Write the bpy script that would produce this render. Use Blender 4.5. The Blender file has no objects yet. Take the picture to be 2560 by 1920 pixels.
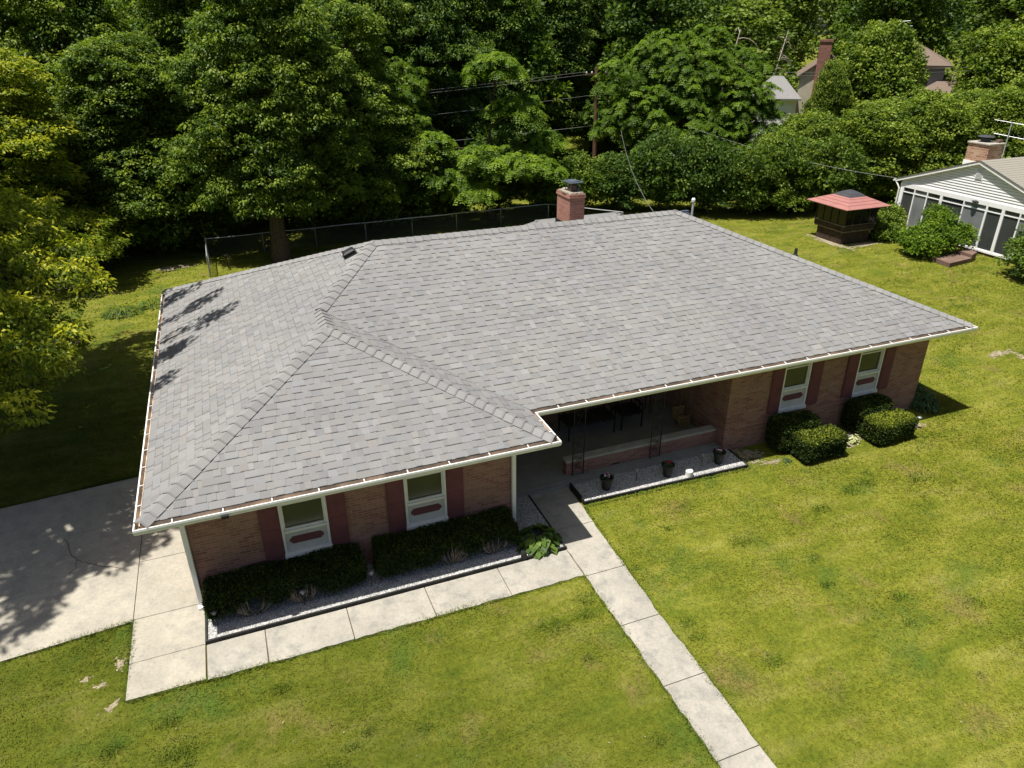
import bpy, math, random
import numpy as np
from mathutils import Vector

S = bpy.context.scene
COL = S.collection
# ---------------------------------------------------------------- camera
cam_d = bpy.data.cameras.new('camera'); cam = bpy.data.objects.new('camera', cam_d); COL.objects.link(cam)
cam.location = (2.1378, -11.4262, 9.3282)
cam.rotation_euler = (1.1090, 0.0034, -0.3736)
cam_d.sensor_width = 36.0; cam_d.lens = 1811.99 * 36.0 / 2560.0
cam_d.clip_start = 0.1; cam_d.clip_end = 2000
S.camera = cam
# ---------------------------------------------------------------- light
SUN = Vector((-0.325, -0.035, 1.0)).normalized()          # towards the sun
elev = math.asin(SUN.z); azim = math.atan2(SUN.x, SUN.y)   # azimuth clockwise from +Y
W = bpy.data.worlds.new('World'); S.world = W; W.use_nodes = True
wn = W.node_tree; wn.nodes.clear()
sky = wn.nodes.new('ShaderNodeTexSky'); sky.sky_type = 'NISHITA'; sky.sun_disc = False
sky.sun_elevation = elev; sky.sun_rotation = azim; sky.air_density = 1.0; sky.dust_density = 2.5
bg = wn.nodes.new('ShaderNodeBackground'); bg.inputs[1].default_value = 0.05
wo = wn.nodes.new('ShaderNodeOutputWorld')
wn.links.new(sky.outputs[0], bg.inputs[0]); wn.links.new(bg.outputs[0], wo.inputs[0])
sun_d = bpy.data.lights.new('sun', 'SUN'); sun_d.energy = 4.8; sun_d.angle = math.radians(0.53); sun_d.color = (1.0, 0.955, 0.88)
sun = bpy.data.objects.new('sun', sun_d); COL.objects.link(sun)
sun.rotation_euler = SUN.to_track_quat('Z', 'Y').to_euler(); sun.location = (-10, 0, 40)
S.view_settings.view_transform = 'Standard'; S.view_settings.look = 'None'
S.view_settings.exposure = 0.5; S.view_settings.gamma = 1.0
S.cycles.max_bounces = 6; S.cycles.diffuse_bounces = 3; S.cycles.glossy_bounces = 2
S.cycles.transmission_bounces = 4; S.cycles.transparent_max_bounces = 6
S.cycles.caustics_reflective = False; S.cycles.caustics_refractive = False
rnd = random.Random(7)

# ---------------------------------------------------------------- materials
class NT:
    def __init__(s, name):
        s.m = bpy.data.materials.new(name); s.m.use_nodes = True; s.t = s.m.node_tree
        s.b = s.t.nodes['Principled BSDF']; s.out = s.t.nodes['Material Output']
    def n(s, typ, **kw):
        o = s.t.nodes.new(typ)
        for k, v in kw.items():
            if k in o.inputs.keys() if isinstance(k, str) else False: o.inputs[k].default_value = v
            else: setattr(o, k, v)
        return o
    def l(s, a, b): s.t.links.new(a, b)
    def coord(s):
        if not hasattr(s, '_c'): s._c = s.n('ShaderNodeTexCoord').outputs['Object']
        return s._c
    def noise(s, scale, detail=4, rough=.55, vec=None, dist=0):
        o = s.n('ShaderNodeTexNoise'); o.inputs['Scale'].default_value = scale; o.inputs['Detail'].default_value = detail
        o.inputs['Roughness'].default_value = rough; o.inputs['Distortion'].default_value = dist
        s.l(vec or s.coord(), o.inputs['Vector']); return o.outputs['Fac']
    def mapv(s, scale, rot=(0, 0, 0)):
        o = s.n('ShaderNodeMapping'); o.inputs['Scale'].default_value = scale; o.inputs['Rotation'].default_value = rot
        s.l(s.coord(), o.inputs['Vector']); return o.outputs['Vector']
    def ramp(s, fac, stops, interp='LINEAR'):
        o = s.n('ShaderNodeValToRGB'); cr = o.color_ramp; cr.interpolation = interp
        while len(cr.elements) > 1: cr.elements.remove(cr.elements[-1])
        for i, (p, c) in enumerate(stops):
            e = cr.elements[0] if i == 0 else cr.elements.new(p)
            e.position = p; e.color = (*(c if hasattr(c, '__len__') else (c, c, c)), 1)
        s.l(fac, o.inputs['Fac']); return o.outputs['Color']
    def mix(s, fac, a, b, mode='MIX'):
        o = s.n('ShaderNodeMix', data_type='RGBA', blend_type=mode)
        for sock, v in ((o.inputs[0], fac), (o.inputs[6], a), (o.inputs[7], b)):
            if isinstance(v, (int, float)): sock.default_value = v
            elif isinstance(v, tuple): sock.default_value = (*v, 1)
            else: s.l(v, sock)
        return o.outputs[2]
    def bump(s, h, strength=.3, dist=.01):
        o = s.n('ShaderNodeBump'); o.inputs['Strength'].default_value = strength; o.inputs['Distance'].default_value = dist
        s.l(h, o.inputs['Height']); s.l(o.outputs['Normal'], s.b.inputs['Normal'])
    def attr(s, name='tint'):
        o = s.n('ShaderNodeAttribute'); o.attribute_name = name; return o.outputs['Color']
    def col(s, c, rough=.8, spec=.3):
        if isinstance(c, tuple): s.b.inputs['Base Color'].default_value = (*c, 1)
        else: s.l(c, s.b.inputs['Base Color'])
        s.b.inputs['Roughness'].default_value = rough; s.b.inputs['Specular IOR Level'].default_value = spec
        return s.m

def plain(name, c, rough=.6, var=.25, scale=8, spec=.3, metal=0, bump=0):
    k = NT(name)
    f = k.noise(scale, 5)
    lo = tuple(x * (1 - var) for x in c); hi = tuple(min(1, x * (1 + var * .6)) for x in c)
    k.col(k.ramp(f, [(.3, lo), (.7, hi)]), rough, spec); k.b.inputs['Metallic'].default_value = metal
    if bump: k.bump(k.noise(scale * 12, 3), bump, .01)
    return k.m

def grass_color(k):
    big = k.noise(.16, 3, .5); med = k.noise(1.1, 6, .68, dist=.3); fine = k.noise(11, 5, .7)
    streak = k.noise(1.0, 5, .65, k.mapv((.6, 2.4, 1), (0, 0, .35)))
    a = k.ramp(med, [(.32, (.100, .125, .012)), (.5, (.190, .196, .018)), (.66, (.300, .278, .044))])
    b = k.ramp(streak, [(.34, (.120, .150, .014)), (.52, (.215, .208, .022)), (.68, (.330, .285, .070)), (.78, (.36, .28, .105))])
    c = k.mix(.5, a, b)
    # darker and browner lawn left of the walk
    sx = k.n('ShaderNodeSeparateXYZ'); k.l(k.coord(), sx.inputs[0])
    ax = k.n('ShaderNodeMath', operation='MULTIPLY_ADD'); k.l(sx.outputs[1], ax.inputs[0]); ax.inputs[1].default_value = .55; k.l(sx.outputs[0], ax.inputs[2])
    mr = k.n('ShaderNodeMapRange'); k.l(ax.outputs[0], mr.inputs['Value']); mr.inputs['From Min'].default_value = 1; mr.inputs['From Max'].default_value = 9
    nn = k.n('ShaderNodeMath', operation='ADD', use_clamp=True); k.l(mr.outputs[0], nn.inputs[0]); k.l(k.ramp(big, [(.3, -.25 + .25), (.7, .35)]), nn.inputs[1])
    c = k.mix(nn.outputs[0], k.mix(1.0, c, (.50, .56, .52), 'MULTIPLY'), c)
    br = k.noise(.75, 5, .65, k.mapv((1.3, 1, 1), (0, 0, .8)))
    c = k.mix(k.ramp(br, [(.56, 0.0), (.70, .6)]), c, (.250, .175, .060))
    g = k.noise(.6, 5, .65, k.mapv((1, 1, 1), (0, 0, 1.2)))
    c = k.mix(k.ramp(g, [(.55, 0.0), (.68, .62)]), c, (.070, .125, .018))
    d = k.mix(k.ramp(fine, [(.3, 0.0), (.72, 1.0)]), (.72, .75, .70), (1.24, 1.22, 1.2))
    c = k.mix(1.0, c, d, 'MULTIPLY')
    return k.mix(1.0, c, (.78, .85, .95), 'MULTIPLY')

M = {}
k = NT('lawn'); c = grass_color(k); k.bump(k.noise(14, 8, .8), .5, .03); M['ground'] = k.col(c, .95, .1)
k = NT('grass_blade'); c = grass_color(k)
c = k.mix(1.0, c, k.attr(), 'MULTIPLY'); up = k.n('ShaderNodeCombineXYZ'); up.inputs[2].default_value = 1.0; k.l(up.outputs[0], k.b.inputs['Normal']); M['blade'] = k.col(c, .85, .1)

def concrete(name, base, stain=.5):
    k = NT(name)
    a = k.noise(1.3, 6, .6, dist=.3); b = k.noise(22, 6, .75); c = k.noise(3.2, 5, .7)
    hi = base; lo = tuple(x * .80 for x in base); st = (base[0] * .62, base[1] * .64, base[2] * .68)
    x = k.ramp(a, [(.35, lo), (.65, hi)])
    x = k.mix(k.ramp(c, [(.48, 0.0), (.70, stain)]), x, st)
    x = k.mix(1.0, x, k.ramp(b, [(.3, .82), (.7, 1.1)]), 'MULTIPLY')
    sp = k.n('ShaderNodeTexVoronoi'); sp.inputs['Scale'].default_value = 14; k.l(k.coord(), sp.inputs['Vector'])
    x = k.mix(k.ramp(sp.outputs['Distance'], [(.04, .35), (.10, 0.0)]), x, (base[0] * .55, base[1] * .5, base[2] * .42))
    k.bump(b, .35, .006); return k.col(x, .9, .2)
M['drive'] = concrete('driveway_concrete', (.455, .42, .345), .7)
M['walk'] = concrete('walk_concrete', (.425, .398, .34), 1.0)
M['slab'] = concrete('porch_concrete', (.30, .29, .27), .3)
M['soil'] = plain('bare_soil', (.34, .29, .195), .95, .55, 9, .1, bump=.8)
M['joint'] = plain('joint_dirt', (.14, .115, .08), .95, .4, 5, .1)

def brick(name, c1, c2, mort, patch=None, bw=.215, rh=.078):
    k = NT(name)
    sx = k.n('ShaderNodeSeparateXYZ'); k.l(k.coord(), sx.inputs[0])
    ad = k.n('ShaderNodeMath', operation='ADD'); k.l(sx.outputs[0], ad.inputs[0]); k.l(sx.outputs[1], ad.inputs[1])
    cb = k.n('ShaderNodeCombineXYZ'); k.l(ad.outputs[0], cb.inputs[0]); k.l(sx.outputs[2], cb.inputs[1])
    def br(w, h, a, b, m, ms=.009):
        o = k.n('ShaderNodeTexBrick'); k.l(cb.outputs[0], o.inputs['Vector'])
        o.inputs['Scale'].default_value = 1; o.inputs['Brick Width'].default_value = w; o.inputs['Row Height'].default_value = h
        o.inputs['Mortar Size'].default_value = ms; o.inputs['Mortar Smooth'].default_value = .3; o.inputs['Bias'].default_value = 0
        for i, v in (('Color1', a), ('Color2', b), ('Mortar', m)): o.inputs[i].default_value = (*v, 1)
        return o
    o = br(bw, rh, c1, c2, mort, .0065)
    f = k.noise(1.7, 5, .6); g = k.noise(40, 4, .7)
    x = o.outputs['Color']
    if patch: x = k.mix(k.ramp(f, [(.45, 0.0), (.62, .55)]), x, patch)
    x = k.mix(1.0, x, k.ramp(g, [(.25, .78), (.75, 1.2)]), 'MULTIPLY')
    k.bump(o.outputs['Fac'], -.5, .006); return k.col(x, .9, .2)
M['brick'] = brick('wall_brick', (.34, .170, .140), (.205, .090, .074), (.33, .235, .19), (.33, .215, .16), .20, .0585)
M['brick_ch'] = brick('chimney_brick', (.40, .19, .14), (.29, .13, .10), (.36, .24, .19), None, .2, .07)
M['brick_n'] = brick('neighbour_brick', (.50, .33, .22), (.30, .15, .10), (.58, .48, .36), None, .26, .1)
M['brick_far'] = brick('far_brick', (.32, .15, .12), (.24, .11, .08), (.3, .2, .16), None, .25, .1)

k = NT('shingle')
a = k.attr(); f = k.noise(.45, 6, .7); g = k.noise(90, 3, .8)
x = k.mix(1.0, a, k.ramp(f, [(.3, (.92, .915, .93)), (.7, (1.07, 1.06, 1.035))]), 'MULTIPLY')
x = k.mix(1.0, x, k.ramp(g, [(.25, .78), (.75, 1.22)]), 'MULTIPLY')
k.bump(g, .4, .004); M['shingle'] = k.col(x, .95, .15)
M['white'] = plain('white_gutter_paint', (.86, .85, .82), .45, .06, 6, .4)
M['trim'] = plain('window_trim_paint', (.84, .82, .79), .5, .10, 6, .4)
M['panelwhite'] = plain('grey_white_panel', (.60, .575, .56), .6, .10, 5, .3)
M['maroon'] = plain('maroon_paint', (.165, .062, .070), .75, .16, 5, .2)
M['trough'] = plain('dirty_gutter', (.60, .50, .40), .8, .45, 3, .2)
M['metalgrey'] = plain('aged_steel', (.30, .31, .32), .45, .2, 6, .5, .6)
M['black'] = plain('black_metal', (.018, .018, .020), .45, .3, 9, .4)
M['blackp'] = plain('black_plastic', (.022, .022, .024), .55, .3, 7, .3)
M['darkedge'] = plain('black_edging', (.035, .035, .033), .7, .4, 5, .2)
M['stone'] = plain('limestone_cap', (.42, .39, .34), .85, .2, 4, .2, bump=.3)
M['potting'] = plain('potting_soil', (.05, .035, .025), .95, .4, 20, .1)
M['redflower'] = plain('red_petals', (.35, .02, .03), .6, .3, 30)
M['pinkflower'] = plain('pink_petals', (.62, .25, .42), .6, .3, 30)
M['wood'] = plain('pale_swing_wood', (.36, .24, .10), .7, .25, 6, .2)
M['rope'] = plain('rope', (.22, .17, .10), .9, .2, 30, .1)
M['weathered'] = plain('weathered_wood', (.065, .045, .033), .85, .45, 5, .15, bump=.4)
M['weathered2'] = plain('weathered_rail', (.20, .16, .12), .85, .35, 5, .15)
M['pinkroof'] = plain('faded_red_canvas', (.36, .165, .145), .8, .10, 3, .2)
M['darkroof'] = plain('charcoal_canvas', (.060, .062, .070), .75, .2, 3, .2)
M['seam'] = plain('roof_seam', (.20, .06, .055), .8, .2, 5, .1)
M['brownstep'] = plain('reddish_step', (.19, .125, .10), .85, .25, 3, .2)
M['found'] = plain('brown_foundation', (.115, .072, .055), .9, .3, 4, .1)
M['siding'] = plain('white_siding', (.92, .92, .92), .5, .05, 4, .3)
M['sidingshade'] = plain('siding_shadow_lap', (.52, .53, .55), .6, .1, 4, .2)
M['greysiding'] = plain('grey_siding', (.30, .29, .30), .7, .1, 4, .2)
M['tansiding'] = plain('cream_siding', (.50, .46, .36), .7, .12, 4, .2)
M['tanroof'] = plain('tan_shingles', (.29, .275, .235), .95, .14, 22, .1, bump=.3)
M['brownroof'] = plain('brown_shingles', (.19, .145, .115), .95, .15, 12, .1)
M['greyroof'] = plain('light_grey_shingles', (.27, .265, .26), .95, .13, 12, .1)
M['woodpole'] = plain('pole_wood', (.17, .10, .065), .85, .35, 4, .15, bump=.3)
M['wire'] = plain('wire', (.20, .20, .20), .4, .1, 4, .5)
M['ceramic'] = plain('white_ceramic', (.78, .78, .76), .35, .05, 6, .5)
M['redtable'] = plain('red_table', (.20, .06, .05), .5, .2, 6)
M['interior'] = plain('porch_interior', (.17, .16, .15), .8, .2, 2, .2)
M['tanpipe'] = plain('galvanised_pipe', (.52, .54, .56), .4, .12, 5, .5, .4)
M['mortarcap'] = plain('mortar_crown', (.34, .30, .24), .9, .35, 9, .1, bump=.5)
M['slate'] = plain('chimney_lid_metal', (.13, .16, .19), .4, .25, 5, .5, .3)

def glass(name, c):
    k = NT(name); f = k.noise(1.5, 3)
    return k.col(k.ramp(f, [(.3, tuple(x * .7 for x in c)), (.7, c)]), .12, .5)
M['glass'] = glass('dark_window_glass', (.062, .070, .046))
M['glassgrey'] = glass('curtained_glass', (.24, .25, .26))
M['glassdark'] = glass('porch_glass', (.065, .070, .070))
M['screen'] = glass('screen_mesh', (.010, .010, .011))

k = NT('gravel'); v = k.n('ShaderNodeTexVoronoi'); v.inputs['Scale'].default_value = 42; k.l(k.coord(), v.inputs['Vector'])
x = k.ramp(v.outputs['Color'], [(.1, (.24, .25, .25)), (.5, (.42, .42, .41)), (.9, (.60, .59, .56))])
x = k.mix(k.ramp(v.outputs['Distance'], [(.25, 0.0), (.62, .75)]), x, (.13, .13, .13))
k.bump(v.outputs['Distance'], -.9, .02); M['gravel'] = k.col(x, .9, .2)
k = NT('gravel_stones'); M['stones'] = k.col(k.attr(), .85, .25)
k = NT('bark'); v = k.noise(6, 6, .7, k.mapv((4, 4, .6)))
x = k.ramp(v, [(.3, (.035, .028, .020)), (.7, (.13, .105, .08))]); k.bump(v, .8, .03); M['bark'] = k.col(x, .95, .1)
M['palebark'] = plain('pale_dead_wood', (.42, .37, .30), .9, .25, 5, .1)
M['stem'] = plain('hedge_stem', (.25, .20, .155), .9, .3, 6, .1)
M['core'] = plain('hedge_dark_core', (.018, .022, .010), .95, .4, 14, .05)

def leaf(name, lo, mid, hi, trans=.30, rough=.5, spec=.2):
    k = NT(name)
    sp = k.n('ShaderNodeSeparateColor'); k.l(k.attr(), sp.inputs[0])
    info = k.n('ShaderNodeObjectInfo')
    f = k.n('ShaderNodeMath', operation='MULTIPLY_ADD'); k.l(info.outputs['Random'], f.inputs[0]); f.inputs[1].default_value = .18; f.inputs[2].default_value = -.09
    f2 = k.n('ShaderNodeMath', operation='ADD', use_clamp=True); k.l(f.outputs[0], f2.inputs[0]); k.l(sp.outputs[0], f2.inputs[1])
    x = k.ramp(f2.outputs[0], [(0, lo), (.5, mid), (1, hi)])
    k.col(x, rough, spec)
    tr = k.n('ShaderNodeBsdfTranslucent'); y = k.mix(1.0, x, (1.35, 1.5, .55), 'MULTIPLY'); k.l(y, tr.inputs['Color'])
    mx = k.n('ShaderNodeMixShader'); mx.inputs[0].default_value = trans
    k.l(k.b.outputs[0], mx.inputs[1]); k.l(tr.outputs[0], mx.inputs[2]); k.l(mx.outputs[0], k.out.inputs['Surface'])
    return k.m
M['maple'] = leaf('maple_leaves', (.040, .078, .014), (.105, .170, .022), (.270, .345, .040))
M['mapley'] = leaf('yellow_green_maple_leaves', (.065, .105, .014), (.180, .240, .022), (.50, .49, .040), .36)
M['dark'] = leaf('dark_tree_leaves', (.032, .066, .015), (.075, .135, .022), (.175, .250, .036))
M['locust'] = leaf('feathery_green_leaves', (.050, .100, .012), (.120, .205, .018), (.240, .345, .032), .38)
M['bushy'] = leaf('broad_green_leaves', (.046, .086, .013), (.120, .185, .022), (.27, .34, .045))
M['far'] = leaf('distant_leaves', (.065, .105, .022), (.140, .205, .032), (.27, .33, .055))
M['yew'] = leaf('yew_needles', (.018, .036, .008), (.055, .085, .013), (.30, .34, .035), .2, .6, .2)
M['hosta'] = leaf('hosta_leaves', (.045, .090, .018), (.10, .17, .03), (.22, .30, .04), .3)
M['weedleaf'] = leaf('weed_leaves', (.04, .09, .03), (.09, .16, .06), (.22, .30, .14), .25)
M['paleleaf'] = leaf('pale_variegated_leaves', (.30, .34, .14), (.46, .48, .24), (.62, .62, .38), .25)

# ---------------------------------------------------------------- mesh helper
class MB:
    def __init__(s): s.v = []; s.f = []; s.c = []
    def add(s, vs, fs, col=None):
        o = len(s.v); s.v += [tuple(p) for p in vs]; s.f += [tuple(i + o for i in f) for f in fs]
        if col is not None: s.c += [col] * len(fs)
        return s
    def box(s, x0, x1, y0, y1, z0, z1, col=None, rot=0, piv=None):
        vs = [(x, y, z) for z in (z0, z1) for y in (y0, y1) for x in (x0, x1)]
        if rot:
            px, py = piv or ((x0 + x1) / 2, (y0 + y1) / 2); c, n = math.cos(rot), math.sin(rot)
            vs = [(px + (x - px) * c - (y - py) * n, py + (x - px) * n + (y - py) * c, z) for x, y, z in vs]
        return s.add(vs, [(0, 2, 3, 1), (4, 5, 7, 6), (0, 1, 5, 4), (2, 6, 7, 3), (0, 4, 6, 2), (1, 3, 7, 5)], col)
    def prism(s, poly, z0, z1, col=None):
        n = len(poly); vs = [(x, y, z0) for x, y in poly] + [(x, y, z1) for x, y in poly]
        return s.add(vs, [tuple(range(n))[::-1], tuple(range(n, 2 * n))] + [(i, (i + 1) % n, n + (i + 1) % n, n + i) for i in range(n)], col)
    def tube(s, pts, rad, n=6, col=None, cap=True):
        pts = [Vector(p) for p in pts]; rad = rad if hasattr(rad, '__len__') else [rad] * len(pts); vs = []; fs = []
        up = Vector((0, 0, 1))
        for i, p in enumerate(pts):
            d = (pts[min(i + 1, len(pts) - 1)] - pts[max(i - 1, 0)]).normalized()
            a = d.cross(up)
            if a.length < .05: a = d.cross(Vector((1, 0, 0)))
            a.normalize(); b = d.cross(a)
            for j in range(n):
                t = 2 * math.pi * j / n; vs.append(p + (a * math.cos(t) + b * math.sin(t)) * rad[i])
        for i in range(len(pts) - 1):
            for j in range(n):
                fs.append((i * n + j, i * n + (j + 1) % n, (i + 1) * n + (j + 1) % n, (i + 1) * n + j))
        if cap: fs += [tuple(range(n))[::-1], tuple(range((len(pts) - 1) * n, len(pts) * n))]
        return s.add(vs, fs, col)
    def lathe(s, cx, cy, prof, n=20, col=None):
        vs = [(cx + r * math.cos(2 * math.pi * j / n), cy + r * math.sin(2 * math.pi * j / n), z) for r, z in prof for j in range(n)]
        fs = [(i * n + j, i * n + (j + 1) % n, (i + 1) * n + (j + 1) % n, (i + 1) * n + j) for i in range(len(prof) - 1) for j in range(n)]
        return s.add(vs, fs, col)
    def quad(s, *p, col=None): return s.add(p, [tuple(range(len(p)))], col)
    def build(s, name, mat, parent=None, smooth=False, bevel=0, **kw):
        me = bpy.data.meshes.new(name); me.from_pydata(s.v, [], s.f); me.update()
        if s.c:
            a = me.attributes.new('tint', 'FLOAT_COLOR', 'FACE'); a.data.foreach_set('color', np.array([(*c, 1) for c in s.c], dtype=np.float32).ravel())
        me.materials.append(M[mat] if isinstance(mat, str) else mat)
        if smooth: me.polygons.foreach_set('use_smooth', [True] * len(me.polygons))
        o = bpy.data.objects.new(name, me); COL.objects.link(o)
        if parent: o.parent = parent
        if bevel:
            m = o.modifiers.new('bevel', 'BEVEL'); m.width = bevel; m.segments = 2; m.limit_method = 'ANGLE'
        for q, v in kw.items(): o[q] = v
        return o

def npmesh(name, V, F, tint, mat, parent=None, **kw):
    """V (n,3), F (m,k) numpy, tint (m,) or (m,3)"""
    me = bpy.data.meshes.new(name); n, m, kk = len(V), len(F), F.shape[1]
    me.vertices.add(n); me.vertices.foreach_set('co', V.astype(np.float32).ravel())
    me.loops.add(m * kk); me.loops.foreach_set('vertex_index', F.astype(np.int32).ravel())
    me.polygons.add(m); me.polygons.foreach_set('loop_start', np.arange(0, m * kk, kk, dtype=np.int32))
    me.update(calc_edges=True)
    if tint.ndim == 1: tint = np.stack([tint] * 3, 1)
    a = me.attributes.new('tint', 'FLOAT_COLOR', 'FACE'); a.data.foreach_set('color', np.c_[tint, np.ones(m)].astype(np.float32).ravel())
    me.materials.append(M[mat])
    if name == 'lib': return me
    o = bpy.data.objects.new(name, me); COL.objects.link(o)
    if parent: o.parent = parent
    for q, v in kw.items(): o[q] = v
    return o

def thing(name, label, cat, loc=(0, 0, 0), rz=0, group=None):
    o = bpy.data.objects.new(name, None); COL.objects.link(o); o.empty_display_size = .3
    o.location = loc; o.rotation_euler = (0, 0, rz); o['label'] = label; o['category'] = cat
    if group: o['group'] = group
    return o
def tag(o, label, cat, group=None):
    o['label'] = label; o['category'] = cat
    if group: o['group'] = group
    return o
def copy_tree(src, loc, rz=0, sc=(1, 1, 1), label=None, parent=None):
    c = src.copy(); COL.objects.link(c)
    if parent is None:
        c.location = loc; c.rotation_euler = (0, 0, rz); c.scale = sc
        if label: c['label'] = label
    else: c.parent = parent
    for ch in list(src.children): copy_tree(ch, None, parent=c)
    return c

# ================================================================= ground
MB().add([(-300, -120, 0), (500, -120, 0), (500, 500, 0), (-300, 500, 0)], [(0, 1, 2, 3)]).build('ground', 'ground', kind='structure')

def blob(cx, cy, rx, ry, rot=0, n=46, jag=.42, seed=0):
    r = random.Random(seed); ph = [r.uniform(0, 6.28) for _ in range(4)]; out = []
    for i in range(n):
        t = 2 * math.pi * i / n
        k_ = 1 + jag * (math.sin(2 * t + ph[0]) * .4 + math.sin(3 * t + ph[1]) * .4 + math.sin(7 * t + ph[2]) * .25) + r.uniform(-.1, .1) * jag * 2
        x, y = rx * k_ * math.cos(t), ry * k_ * math.sin(t)
        out.append((cx + x * math.cos(rot) - y * math.sin(rot), cy + x * math.sin(rot) + y * math.cos(rot)))
    return out
bare = [(23.9, 2.35, .55, .13, .05), (24.35, 1.9, .13, .45, -.15), (13.15, -.12, .32, .10, 0), (15.5, .15, .62, .40, 0), (12.8, .35, .35, .30, 0),
        (-.45, 21.8, .85, .28, .15), (-.72, -1.12, .10, .17, 0), (-1.2, -1.28, .12, .08, 0), (-.98, -1.5, .12, .10, 0), (-.76, -1.98, .20, .09, .5),
        (17.75, -.1, .35, .12, .1), (28.4, 14.4, .35, 1.35, .05), (29.6, 13.55, 1.2, .25, 0)]
mb = MB()
for i, (x, y, rx, ry, ro) in enumerate(bare):
    r = random.Random(i); nb = int(8 + 60 * rx * ry / .05) if rx * ry < .06 else 70
    for j in range(min(nb, 70)):
        u, v = r.gauss(0, .45), r.gauss(0, .45); q = r.uniform(.10, .32) * (1 - .5 * min(1, abs(u)))
        p = blob(x + u * rx * math.cos(ro) - v * ry * math.sin(ro), y + u * rx * math.sin(ro) + v * ry * math.cos(ro), max(.012, rx * q), max(.012, ry * q), ro, 14, .4, i * 99 + j); mb.add([(a, b, .004 + .0004 * (j % 8) + .00005 * j) for a, b in p], [tuple(range(len(p)))])
mb.build('bare_soil', 'soil', kind='structure')

# ---- concrete: driveway, walk
def slab(mb, poly, z=.03, gap=.008):
    cx = sum(p[0] for p in poly) / len(poly); cy = sum(p[1] for p in poly) / len(poly)
    q = []
    for x, y in poly:
        d = math.hypot(x - cx, y - cy); f = (d - gap) / d; q.append((cx + (x - cx) * f, cy + (y - cy) * f))
    mb.prism(q, -.05, z)
D = 0.095
def dl(x, yref): return yref + D * (x + .58)
mb = MB(); ys = [-.20, 1.42, 3.00, 4.74]
xs = [-.58, -5.0, -9.4, -13.8, -18.2]
for j in range(3):
    for i in range(4):
        x0, x1 = xs[i], xs[i + 1]
        slab(mb, [(x1, dl(x1, ys[j])), (x0, dl(x0, ys[j])), (x0, dl(x0, ys[j + 1])), (x1, dl(x1, ys[j + 1]))])
slab(mb, [(-.58, 3.0), (.9, 3.0), (.9, 4.85), (-.58, 4.74)])
for y0, y1 in ((-2.0, -1.22), (-1.22, -.17), (-.17, 1.46), (1.46, 3.0)):
    slab(mb, [(-.58, y0 + (.01 if y0 < -1.9 else 0)), (.59, y0), (.59, y1), (-.58, y1)])
drv = mb.build('driveway', 'drive', kind='structure', bevel=.004)
mb = MB()
mb.prism([(-18.0, dl(-18, -.15)), (-.56, -.14), (-.54, -1.95), (.54, -1.95), (.54, 4.65), (-.58, 4.65), (-18.0, dl(-18, 4.65))], -.04, .014)
mb.build('joint_dirt', 'joint', kind='structure')
mb = MB()
def strip(pts, w, z):
    for a, b in zip(pts, pts[1:]):
        d = Vector((b[0] - a[0], b[1] - a[1])).normalized(); n = Vector((-d.y, d.x)) * w
        mb.quad((a[0] - n.x, a[1] - n.y, z), (b[0] - n.x, b[1] - n.y, z), (b[0] + n.x, b[1] + n.y, z), (a[0] + n.x, a[1] + n.y, z))
def wiggle(pts, r, amp=.03, n=5):
    out = []
    for a, b in zip(pts, pts[1:]):
        for i in range(n): t = i / n; out.append((a[0] + (b[0] - a[0]) * t + r.uniform(-amp, amp), a[1] + (b[1] - a[1]) * t + r.uniform(-amp, amp)))
    return out + [pts[-1]]
strip(wiggle([(-2.02, 2.8), (-1.79, 2.15), (-1.72, 1.98), (-1.42, 1.74), (-.9, 1.40)], rnd), .007, .034)
strip(wiggle([(-1.72, 1.98), (-1.72, 1.72), (-1.8, 1.5)], rnd), .005, .034)
mb.build('crack', 'joint', parent=drv)

mb = MB()
def ragged(x0, y0, x1, y1, n, r, amp=.018): return [(x0 + (x1 - x0) * i / n + r.uniform(-amp, amp), y0 + (y1 - y0) * i / n + r.uniform(-amp, amp)) for i in range(n + 1)]
def walkslab(l0, l1, r0, r1, gap=.007):   # y-running slab: left edge l0->l1, right edge r0->r1 (top to bottom)
    g = gap
    L_ = ragged(l0[0], l0[1] - g, l1[0], l1[1] + g, 9, rnd); R_ = ragged(r0[0], r0[1] - g, r1[0], r1[1] + g, 9, rnd)
    L_[0] = (l0[0], l0[1] - g); L_[-1] = (l1[0], l1[1] + g); R_[0] = (r0[0], r0[1] - g); R_[-1] = (r1[0], r1[1] + g)
    mb.prism(L_ + R_[::-1], -.05, .03)
Y = [.72, -.62, -2.07, -3.42, -4.79, -6.18, -7.55, -8.95, -10.35, -11.75]; XR = [8.22, 8.15, 8.10, 8.02, 8.02, 7.98, 7.93, 7.9, 7.9, 7.9]
for i in range(len(Y) - 1): walkslab((7.26, Y[i]), (7.26, Y[i + 1]), (XR[i], Y[i]), (XR[i + 1], Y[i + 1]))
X = [.60, 1.54, 2.93, 4.36, 5.79, 7.25]
for a, b in zip(X, X[1:]):
    T = ragged(a + .007, -1.25, b - .007, -1.25, 8, rnd, .0); B = ragged(a + .007, -2.03, b - .007, -2.03, 9, rnd, .016)
    mb.prism(B + T[::-1], -.05, .03)
mb.build('walkway', 'walk', kind='structure', bevel=.004)
mb = MB(); mb.prism([(.6, -1.97), (7.32, -1.97), (7.32, -11.7), (7.84, -11.7), (7.94, -4), (8.08, .65), (7.3, .65), (7.3, -1.28), (.6, -1.28)], -.04, .013)
mb.build('joint_dirt', 'joint', kind='structure')

# ================================================================= brick house
house = thing('brick_house', 'single-storey brown brick ranch house with grey shingled hip roof, centre of the photo', 'house', (9.5, 4.5, 0))
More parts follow.
